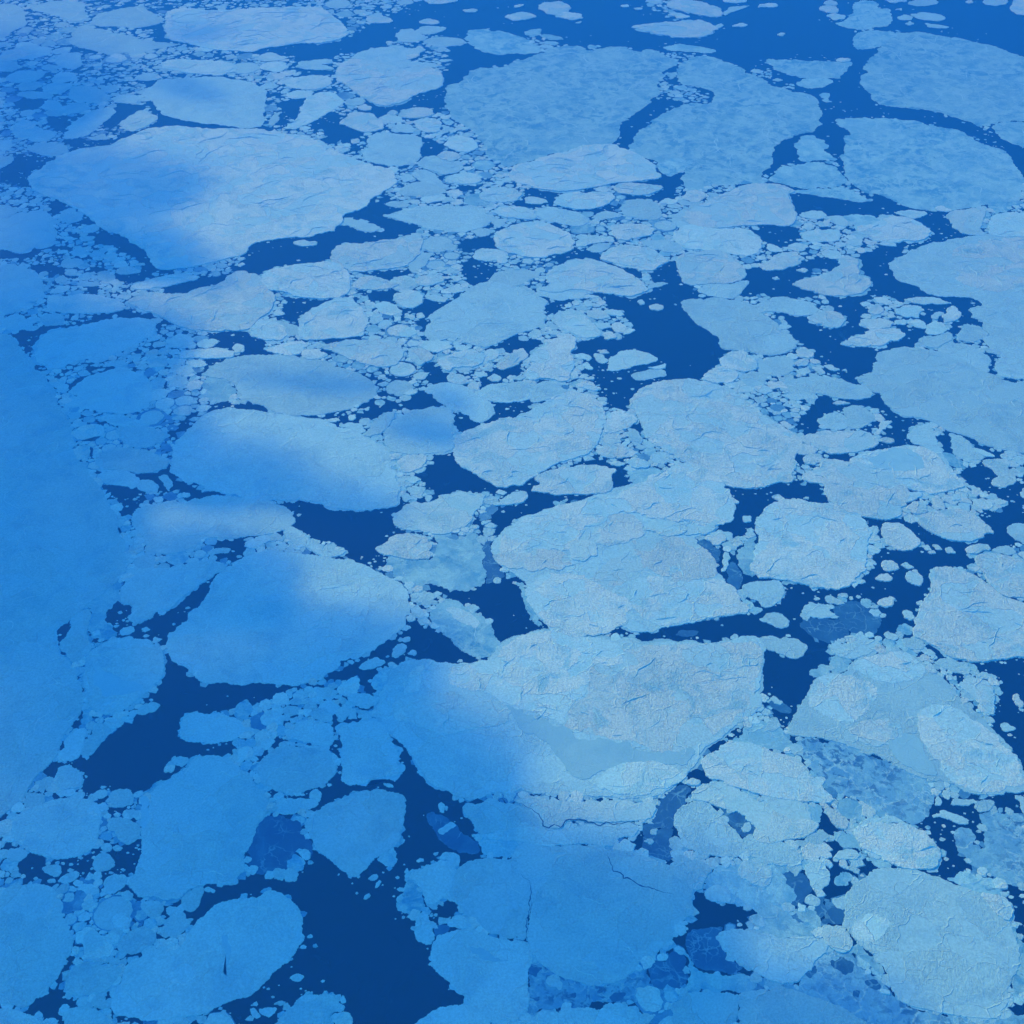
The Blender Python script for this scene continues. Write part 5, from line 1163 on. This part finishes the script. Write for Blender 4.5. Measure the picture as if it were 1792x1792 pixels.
# ---------------------------------------------------------------- broken ice between the floes: power-diagram cells
rg = random.Random(11)
def scatter():
    pts = []; rad = []; cell = {}; CS = 45.0
    def ok(x, y, r, f):
        ci, cj = int(x // CS), int(y // CS)
        for i in range(ci - 2, ci + 3):
            for j in range(cj - 2, cj + 3):
                for k in cell.get((i, j), ()):
                    if math.hypot(pts[k][0] - x, pts[k][1] - y) < (rad[k] + r) * f: return False
        return True
    def noise2(x, y, s): return math.sin(x / s + 3 * math.sin(y / s * .7)) * math.sin(y / s * 1.3 + 2 * math.sin(x / s * .6))
    for rb, tries in ((50, 2500), (34, 5000), (23, 9000), (16, 16000), (11, 50000), (7, 120000), (4.5, 90000)):
        # darts are thrown in picture space so that the density per picture area stays useful
        u = nr.uniform(-200, 1992, (tries, 2)); u[:, 1] = nr.uniform(-90, 1940, tries)
        mv = mval(u); g = ground(u)
        for k in range(tries):
            if mv[k] != 0 and not (mv[k] == 3 and rb < 9 and rg.random() < .3): continue
            x, y = g[k]; s = m_per_px(y)
            r = rb * rg.uniform(.75, 1.3)
            if r < 1.1 * s or y > 9000: continue
            if rb > 20 and noise2(x, y, 300) < -.1: continue
            # big pieces must have room
            if rb > 15:
                ring = pixel(np.array([[x + r * math.cos(a), y + r * math.sin(a)] for a in np.linspace(0, 6.28, 9)[:-1]]))
                if (mval(ring) % 3 != 0).sum() > 2: continue
            if ok(x, y, r, .82 if rb > 15 else .78):
                cell.setdefault((int(x // CS), int(y // CS)), []).append(len(pts)); pts.append((x, y)); rad.append(r)
    return np.array(pts), np.array(rad), cell, CS
bp_, br_, bcell, BCS = scatter()
print('broken ice cells', len(bp_))
def clip(poly, nx, ny, d):
    out = []; n = len(poly)
    for i in range(n):
        a = poly[i]; b = poly[(i + 1) % n]
        da = a[0] * nx + a[1] * ny - d; db = b[0] * nx + b[1] * ny - d
        if da <= 0: out.append(a)
        if (da < 0) != (db < 0):
            t = da / (da - db); out.append((a[0] + (b[0] - a[0]) * t, a[1] + (b[1] - a[1]) * t))
    return out
slush = Buf(); brash = Buf(); gen = []
BM = ['K', 'Lk', 'L', 'M', 'G', 'S', 'B', 'N']
for k in range(len(bp_)):
    x, y = bp_[k]; r = br_[k]
    n = rg.randint(4, 7); ph = rg.uniform(0, 6.28)
    el = rg.uniform(.85, 1.35); rt = rg.uniform(0, 3.14)
    poly = []
    for i in range(n):
        a = ph + (i + rg.uniform(-.25, .25)) * 6.2832 / n; q = r * rg.uniform(1.1, 1.7)
        ex, ey = math.cos(a) * q * el, math.sin(a) * q / el
        poly.append((ex * math.cos(rt) - ey * math.sin(rt), ex * math.sin(rt) + ey * math.cos(rt)))
    ci, cj = int(x // BCS), int(y // BCS)
    for i in range(ci - 2, ci + 3):
        for j in range(cj - 2, cj + 3):
            for q in bcell.get((i, j), ()):
                if q == k: continue
                dx, dy = bp_[q][0] - x, bp_[q][1] - y; D = math.hypot(dx, dy)
                if D > (r + br_[q]) * 1.6: continue
                poly = clip(poly, dx / D, dy / D, (D * D + r * r - br_[q] ** 2) / (2 * D))
    if len(poly) < 3: continue
    p = np.array(poly)
    s = m_per_px(y)
    slush_on = math.sin(x / 210 + 2 * math.sin(y / 330)) + math.sin(y / 260 + x / 500) > -1.0
    if slush_on: slush.slab(p * 1.03 + (x, y), .10 + .05 * rg.random(), -.2, 0, 0, .5)
    if rg.random() < .07: continue
    c = p.mean(0)
    pack = math.sin(x / 130 + 2 * math.sin(y / 170 + 1)) + math.sin(y / 120 - x / 260 + 2)       # welded together or loose
    if pack < -1.35 and rg.random() < .4: continue
    sh = rg.uniform(.94, 1.03) if pack > .0 else rg.uniform(.76, .97)
    q = (p - c) * sh + c
    if rg.random() < .2: q = chaikin(q, 1, rg.uniform(.12, .25))
    q = roughen(q, max(2.6, r * .3), .10, rg) + (x, y)
    lit = pixel(np.array([x, y]))
    zone = math.sin(x / 190 + 1) + math.sin(y / 240 + x / 330)
    kd = rg.choices(['K', 'Lk', 'L', 'M'], [.16 + .1 * max(0, zone), .32, .34, .18 - .08 * zone])[0]
    if lit[0] > 1150 and lit[1] < 330: kd = rg.choices(['Lk', 'L', 'M'], [.2, .4, .4])[0]
    if mval(pixel(np.array([x, y]))) == 3: kd = rg.choice(['L', 'M', 'L'])
    gen.append(dict(kind=kd, px=pixel(q), g=q, parts=[], label=None, gen=True, r=r))
# chips and crumbs adrift in the leads, thickest near the ice
u = nr.uniform(-60, 1850, (42000, 2)); mv = mval(u); chips = []
for k in range(len(u)):
    if mv[k] != 1: continue
    near = mval(u[k] + nr.normal(0, 16, (6, 2)))
    fr = (near != 1).mean()
    g = ground(u[k]); cl = math.sin(g[0] / 90 + 2 * math.sin(g[1] / 140)) + math.sin(g[1] / 77 - g[0] / 160)
    if rg.random() > (.003 + .9 * fr) * (1.0 if cl > .3 else .16): continue
    r = (rg.random() ** 2.2) * 6 + 1.6; r = max(r, .75 * m_per_px(g[1]))
    n = rg.randint(5, 8); a0 = rg.random() * 6
    q = np.array([[math.cos(a0 + i * 6.2832 / n) * r * rg.uniform(.6, 1.2), math.sin(a0 + i * 6.2832 / n) * r * rg.uniform(.5, 1)] for i in range(n)]) + g
    chips.append((q, rg.choice(['Lk', 'K', 'L', 'L', 'M'])))

# ---------------------------------------------------------------- refine the traced outlines on the sea
ZH = {'K': 2.6, 'Lk': 2.0, 'L': 1.4, 'M': .5, 'N': .45, 'G': .26, 'B': 1.3}
for i, r in enumerate(recs):
    rr = random.Random(i)
    g = ground(r['px'])
    yy = g[:, 1].mean(); s = m_per_px(yy)
    g = chaikin(g, 1, .15)
    r['g'] = roughen(g, max(2.8, s * 1.7), .10 if r['kind'] not in 'MN' else .14, rr)
    r['gparts'] = []
    for kk, px in r['parts']:
        gp = ground(px)
        if kk == 'C': r['gparts'].append((kk, roughen(gp, 8, .12, rr, closed=False)))
        else: r['gparts'].append((kk, roughen(chaikin(gp, 1, .12), max(3.5, s * 2.2), .12, rr)))

def visible_area(px):
    x0, y0 = px.min(0); x1, y1 = px.max(0)
    if x1 < 0 or y1 < 0 or x0 > 1792 or y0 > 1792: return 0
    cx = np.clip(px, 0, 1792); return area(cx)
allf = recs + gen
for r in allf: r['va'] = visible_area(r['px'])
order = sorted(range(len(allf)), key=lambda i: -(allf[i]['va'] + (1e6 if allf[i]['label'] else 0) + (3e5 if allf[i]['parts'] else 0)))
indiv = set(order[:300])
print('floes traced', len(recs), 'generated', len(gen), 'smallest own floe px2', allf[order[299]]['va'])

# ---------------------------------------------------------------- labels for the floes that have none of their own
LM = [('half-shaded giant floe', 370, 350), ('heart-shaped floe', 680, 140), ('long bright top-edge floe', 460, 50),
 ('mottled floe left of the winding lead', 960, 200), ('mottled floe right of the winding lead', 1280, 230),
 ('lined blue upper-right corner floe', 1650, 140), ('vast mottled floe under the curving lead', 1620, 280),
 ('white floe with blue lower side', 1030, 290), ('lone white floe in the top lead', 1180, 52),
 ('round scratched white floe', 1245, 475), ('bright-rimmed lens-shaped floe', 1045, 485), ('pinkish snow-covered floe', 400, 525),
 ('oval floe crossed by shadow', 530, 675), ('big oblong half-frosted floe', 500, 800), ('ridged white centre floe', 930, 770),
 ('huge snowy floe with blue ponds', 1250, 750), ('floe with the round frosted field', 1700, 490),
 ('smooth narrow-nosed right-edge floe', 1650, 680), ('anvil-shaped white floe', 1455, 490), ('blunt grey-centred floe', 1590, 825),
 ('giant white composite floe', 1080, 990), ('rounded square white floe', 1420, 960), ('giant egg-shaped floe', 510, 1080),
 ('enormous left-edge floe', 60, 1000), ('wedge-stained round floe', 220, 1170), ('vast lower-middle compound floe', 1000, 1250),
 ('thumb-cornered right-edge floe', 1700, 1080), ('lower-right compound floe', 1600, 1250),
 ('largest bright round floe', 1640, 1640), ('smooth round bottom-middle floe', 1050, 1600), ('flint-shaped shaded floe', 630, 1450),
 ('large upright shaded floe', 350, 1450), ('rounded-square shaded floe', 100, 1450), ('speckled shaded floe', 370, 1670),
 ('lower-left edge floe', 60, 1650), ('broad smooth upper-middle floe', 860, 550), ('ragged upright floe', 960, 630),
 ('lemon-shaped bright floe', 1670, 920), ('widest dark bottom lead', 620, 1650), ('wide dark upper-middle bay', 1180, 590),
 ('open water at the top', 1330, 80)]
DIRS = ['right', 'lower right', 'below', 'lower left', 'left', 'upper left', 'above', 'upper right']
def describe(r):
    px = r['px']; c = np.clip(px, 0, 1792).mean(0); w, h = np.ptp(px[:, 0]), np.ptp(px[:, 1]); a = r['va']
    size = 'large' if a > 9000 else 'medium-sized' if a > 3500 else 'small' if a > 1300 else 'tiny'
    fillr = area(px) / max(1, w * h); asp = w / max(h, 1)
    shape = 'stretched' if asp > 3.2 else 'oblong' if asp > 2.1 else 'upright' if asp < .8 else 'rounded' if fillr > .72 else 'ragged' if fillr < .5 else 'angular'
    tone = {'K': 'white snowy', 'Lk': 'frosted pale', 'L': 'pale smooth', 'M': 'blue thin', 'N': 'lace-patterned', 'G': 'dark translucent'}[r['kind']]
    d = [(math.hypot(c[0] - x, (c[1] - y) * 1.2), n, x, y) for n, x, y in LM]
    d.sort(); dist, n, x, y = d[0]
    if dist < 45 and len(d) > 1: dist, n, x, y = d[1]
    ang = math.degrees(math.atan2(c[1] - y, c[0] - x)) % 360
    dr = DIRS[int((ang + 22.5) // 45) % 8]
    prep = {'right': 'right of', 'left': 'left of', 'below': 'below', 'above': 'above'}.get(dr, dr + ' of')
    return [size, shape, tone, prep, n, c]
desc = {}
for i in indiv:
    if not allf[i]['label']:
        s, sh, tn, pr, n, c = describe(allf[i])
        desc.setdefault('%s %s floe %s the %s' % (s if len(sh + tn) > 16 else s + ' ' + sh, tn, pr, n), []).append((c, i))
_ORD = ['', 'nearest', 'second nearest', 'third nearest', 'fourth nearest', 'fifth nearest']
for base, lst in desc.items():
    if len(lst) == 1: allf[lst[0][1]]['label'] = base; continue
    xs = [c[0] for c, i in lst]; ys = [c[1] for c, i in lst]
    ax = 0 if np.ptp(xs) > np.ptp(ys) * 1.2 else 1
    lst.sort(key=lambda e: e[0][ax]); n = len(lst)
    #words = {2: ['%s of two', '%s of two'], 3: ['%s of three', 'middle of three', '%s of three']}.get(n)
    lo, hi = (('left-hand', 'right-hand') if ax == 0 else ('upper', 'lower'))
    lo3, hi3 = (('leftmost', 'rightmost') if ax == 0 else ('topmost', 'lowest'))
    for q, (c, i) in enumerate(lst):
        if n == 2: w = (lo if q == 0 else hi) + ' of 2'
        elif q == 0: w = lo3 + ' of %d' % n
        elif q == n - 1: w = hi3 + ' of %d' % n
        elif n == 3: w = 'middle of 3'
        else: w = '%s from %s' % (['', 'second', 'third', 'fourth', 'fifth', 'sixth', 'seventh', 'eighth'][q], 'left' if ax == 0 else 'top')
        allf[i]['label'] = base + ', ' + w

# ---------------------------------------------------------------- build the floes
PNAME = {'K': 'snow_crust', 'Lk': 'frosted_crust', 'L': 'level_ice_patch', 'M': 'thin_ice_patch', 'G': 'dark_ice_patch', 'B': 'smooth_ice_patch', 'N': 'lace_ice_patch', 'C': 'crack'}
def ridge_lines(poly, n, rr, step=7.0):
    lines = []; lo = poly.min(0); hi = poly.max(0); main = rr.uniform(0, math.pi)
    for _ in range(n * 4):
        if len(lines) >= n: break
        a = np.array([rr.uniform(lo[0], hi[0]), rr.uniform(lo[1], hi[1])])
        th = main + rr.choice([0, 0, 1.2]) + rr.gauss(0, .35); L = rr.randint(4, 6 + int(min(14, np.ptp(poly[:, 0]) / 40)))
        pts = [a]; cur = rr.gauss(0, .05)
        for _k in range(L):
            th += cur + rr.gauss(0, .42); pts.append(pts[-1] + step * np.array([math.cos(th), math.sin(th)]))
        pts = np.array(pts); ins = inside(pts, poly)
        if not ins[0]: continue
        e = np.argmin(ins) if not ins.all() else len(pts)
        if e >= 4: lines.append(pts[:e - 1] if e < len(pts) else pts)
    return lines
rest = Buf(); zrest = 0
for r, isind in [(allf[i], True) for i in sorted(indiv)] + [(allf[i], False) for i in range(len(allf)) if i not in indiv]:
    idx = (zrest := zrest + 1); k = r['kind']; rr = random.Random(idx * 31)
    tone = rr.random(); thick = ZH[k] * rr.uniform(.85, 1.15) * (.55 if r['gen'] else 1.0) + (idx % 97) * .0006
    sh = {'K': 1.3, 'Lk': 1.0, 'L': .8, 'M': .3, 'N': .3, 'G': .2, 'B': .8}[k]
    if not isind:
        rest.slab(r['g'], thick, -.3, sh, BM.index(k), tone); continue
    b = Buf(); c = r['g'].mean(0); O = (c[0], c[1], 0); s = m_per_px(c[1])
    b.slab(r['g'], thick, -.3, sh, 0, tone)
    kids = []; zt = thick; surf = [(r['g'], k, thick)]
    if k in ('K', 'Lk', 'L') and area(r['g']) > 2600 and rr.random() < .75:        # low skirt of thin ice frozen to the floe's edge
        g = r['g']; n = len(g); fr = np.zeros(n); nx = np.roll(g, -1, 0)
        for f in range(7):
            fr += np.sin(np.arange(n) / n * 6.2832 * (f * f + 1 + rr.randint(0, 2)) + rr.uniform(0, 6)) / (1 + .25 * f)
        fr = np.clip(fr * .5 + rr.uniform(-.6, .5), 0, 1.6) * rr.uniform(4, 8) * max(1, s / 2.2) + nr.uniform(0, 1.8, n) + .3
        d = nx - np.roll(g, 1, 0); sg = 1 if np.sum(g[:, 0] * nx[:, 1] - nx[:, 0] * g[:, 1]) > 0 else -1
        L_ = np.maximum(np.hypot(d[:, 0], d[:, 1]), 1e-6)[:, None]
        fb = Buf(); fb.slab(g + sg * np.stack([d[:, 1], -d[:, 0]], 1) / L_ * fr[:, None], .26 + .04 * rr.random(), -.25, .2, 0, rr.random())
        kids.append(('ice_foot', fb, MAT[rr.choice('MB')]))
    for kk, gp in r.get('gparts', []):
        pb = Buf()
        if kk == 'C':
            pb.ridge(gp, thick + .03, 2.2 if len(gp) > 60 else 1.3, .04, 0, .5); kids.append(('crack', pb, M_CRACK)); continue
        lift = {'K': .5, 'Lk': .4, 'L': .22}.get(kk, .05)
        zz = zt + lift * .3 + .02; zt = zz
        pb.slab(gp, zz, thick - .1, {'K': 1.0, 'Lk': .7, 'L': .3}.get(kk, .05), 0, rr.random())
        kids.append((PNAME[kk], pb, MAT[kk])); surf.append((gp, kk, zz))
    for poly, kk, zz in surf:          # pressure ridges: relief of the slab's own surface
        A = area(poly)
        if kk in 'GBN' or A < 5000: continue
        dens = {'K': 1 / 4800, 'Lk': 1 / 6000, 'L': 1 / 10000, 'M': 1 / 14000}[kk]
        for l in ridge_lines(poly, int(min(90, A * dens)), rr, max(5, 3 * s)):
            top = max([z for P_, _k, z in surf if inside(l[:1], P_)[0]] + [zz])
            b.ridge(l, top - .02, max(.7, .42 * s) * rr.uniform(.6, 1.3), {'K': 1.5, 'Lk': 1.2, 'L': .7, 'M': .4}[kk] * rr.uniform(.5, 1.4), 1, .9)
    mats = [MAT[k], MAT['K' if k in ('K', 'Lk') else 'Lk' if k == 'L' else 'L']]
    if not kids:
        tag(b.build('ice_floe', mats, None, O), r['label'], 'ice floe', 'ice floes afloat on the sea'); continue
    root = bpy.data.objects.new('ice_floe', None); scene.collection.objects.link(root); root.location = O
    tag(root, r['label'], 'ice floe', 'ice floes afloat on the sea')
    b.build('ice_slab', mats, root, O)
    for nm, kb, km in kids: kb.build(nm, [km], root, O)
for q, kk in chips: rest.slab(q, .3 + .3 * rg.random(), -.2, .2, BM.index(kk), rg.random())
o = rest.build('brash_ice', [MAT[k] for k in BM])
tag(o, 'small broken ice pieces packed between the large floes and adrift in the leads', 'brash ice', kind='stuff')
o = slush.build('slush_ice', [MAT['S']])
tag(o, 'blue slush and new ice freezing between the broken pieces', 'slush ice', kind='stuff')

# ---------------------------------------------------------------- clouds above the camera; they throw the soft shade on the ice
CLOUD_Z = 3000.0
# shaded areas of the sea: (centre x, centre y, half width, half height in picture terms, turn, strength)
SH = [(40, 900, 190, 520, 0, 1.0), (250, 1000, 230, 70, -.1, .9), (400, 1250, 420, 150, .1, 1.0), (350, 1560, 560, 330, 0, 1.0),
      (760, 1620, 430, 200, 0, 1.0), (1030, 1600, 260, 130, -.1, .9), (720, 1320, 230, 130, .5, .75), (370, 820, 210, 60, .1, .75), (560, 870, 120, 30, .1, .5),
      (130, 320, 250, 72, .05, .5), (180, 420, 200, 60, .2, .7), (60, 180, 170, 110, 0, .6), (320, 58, 110, 22, 0, .3),
      (130, 590, 180, 70, 0, .85), (560, 665, 120, 12, .05, .55), (740, 745, 80, 20, .1, .6), (520, 1125, 240, 50, -.1, .85), (400, 1010, 120, 60, 0, .85),
      (320, 150, 90, 26, .2, .3), (820, 700, 40, 14, .3, .5), (1250, 1760, 330, 70, 0, .8), (150, 700, 200, 80, 0, .8)]
def cloud():
    n = 150; x0, x1, y0, y1 = -2600, 1500, 300, 7000
    X = np.linspace(x0, x1, n); Y = np.linspace(y0, y1, int(n * 1.5)); gx, gy = np.meshgrid(X, Y)
    P = pixel(np.stack([gx, gy], -1)); F = np.zeros(gx.shape)
    wob = 22 * (np.sin(P[..., 0] / 61 + 1.3 * np.sin(P[..., 1] / 47)) + np.sin(P[..., 1] / 39 + P[..., 0] / 90))
    for cx, cy, a, b, th, st in SH:
        dx = P[..., 0] - cx + wob; dy = P[..., 1] - cy + wob * .35 * b / (b + 60) * 1.5
        u = dx * math.cos(th) + dy * math.sin(th); v = -dx * math.sin(th) + dy * math.cos(th)
        d = np.sqrt((u / a) ** 2 + (v / b) ** 2)
        F = np.maximum(F, st * np.clip((1.36 - d) / .86, 0, 1))
    F = F * F * (3 - 2 * F)
    for _ in range(2):
        F[1:-1, 1:-1] = (F[1:-1, 1:-1] * 4 + F[:-2, 1:-1] + F[2:, 1:-1] + F[1:-1, :-2] + F[1:-1, 2:]) / 8
    F[0] = F[-1] = 0; F[:, 0] = F[:, -1] = 0
    th = F * 160 * (1 + .22 * np.sin(gx / 90) * np.sin(gy / 110 + 1))
    off = SUN_DIR * (CLOUD_Z / SUN_DIR.z)
    on = th > 1.5; vid = -np.ones(gx.shape, int); V = []
    ny, nx = gx.shape
    need = on.copy()
    for dy in (-1, 0, 1):
        for dx in (-1, 0, 1): need |= np.roll(np.roll(on, dy, 0), dx, 1)
    for j in range(ny):
        for i in range(nx):
            if need[j, i]: vid[j, i] = len(V); V.append((gx[j, i] + off.x, gy[j, i] + off.y, CLOUD_Z + max(th[j, i] * .75, .0)))
    m = len(V); V += [(v[0], v[1], CLOUD_Z - (v[2] - CLOUD_Z) * .33) for v in V]
    Fc = []; edges = {}
    for j in range(ny - 1):
        for i in range(nx - 1):
            q = (vid[j, i], vid[j, i + 1], vid[j + 1, i + 1], vid[j + 1, i])
            if min(q) < 0 or not (on[j, i] or on[j, i + 1] or on[j + 1, i] or on[j + 1, i + 1]): continue
            Fc.append(q); Fc.append(tuple(a + m for a in q[::-1]))
            for a, b in zip(q, q[1:] + q[:1]): edges[(a, b)] = 1
    for (a, b) in list(edges):
        if (b, a) not in edges: Fc.append((b, a, a + m, b + m))
    me = bpy.data.meshes.new('cloud'); me.from_pydata(V, [], Fc)
    mt = bpy.data.materials.new('cloud_vapour'); mt.use_nodes = True; t = mt.node_tree; t.nodes.clear()
    out = t.nodes.new('ShaderNodeOutputMaterial'); v = t.nodes.new('ShaderNodeVolumePrincipled')
    v.inputs['Color'].default_value = (1, 1, 1, 1); v.inputs['Density'].default_value = .0105; v.inputs['Anisotropy'].default_value = .3
    t.links.new(v.outputs[0], out.inputs['Volume']); me.materials.append(mt)
    o = bpy.data.objects.new('cloud', me); scene.collection.objects.link(o)
    tag(o, 'broken low cloud drifting above the ice field and shading its left and lower side', 'cloud', kind='stuff')
cloud()

# ---------------------------------------------------------------- haze: the blue air between the aeroplane and the ice
def haze():
    me = bpy.data.meshes.new('haze')
    x, y0, y1, z0, z1 = 9000, -2500, 14000, -1.5, CAM_H + 60
    V = [(-x, y0, z0), (x, y0, z0), (x, y1, z0), (-x, y1, z0), (-x, y0, z1), (x, y0, z1), (x, y1, z1), (-x, y1, z1)]
    me.from_pydata(V, [], [(0, 3, 2, 1), (4, 5, 6, 7), (0, 1, 5, 4), (1, 2, 6, 5), (2, 3, 7, 6), (3, 0, 4, 7)])
    mt = bpy.data.materials.new('haze_air'); mt.use_nodes = True; t = mt.node_tree; t.nodes.clear()
    out = t.nodes.new('ShaderNodeOutputMaterial'); v = t.nodes.new('ShaderNodeVolumePrincipled')
    v.inputs['Color'].default_value = (.02, .225, .95, 1); v.inputs['Density'].default_value = .00013; v.inputs['Anisotropy'].default_value = .0
    t.links.new(v.outputs[0], out.inputs['Volume']); me.materials.append(mt)
    o = bpy.data.objects.new('haze', me); scene.collection.objects.link(o)
    tag(o, 'blue air haze between the viewer and the ice field', 'haze', kind='stuff')
haze()
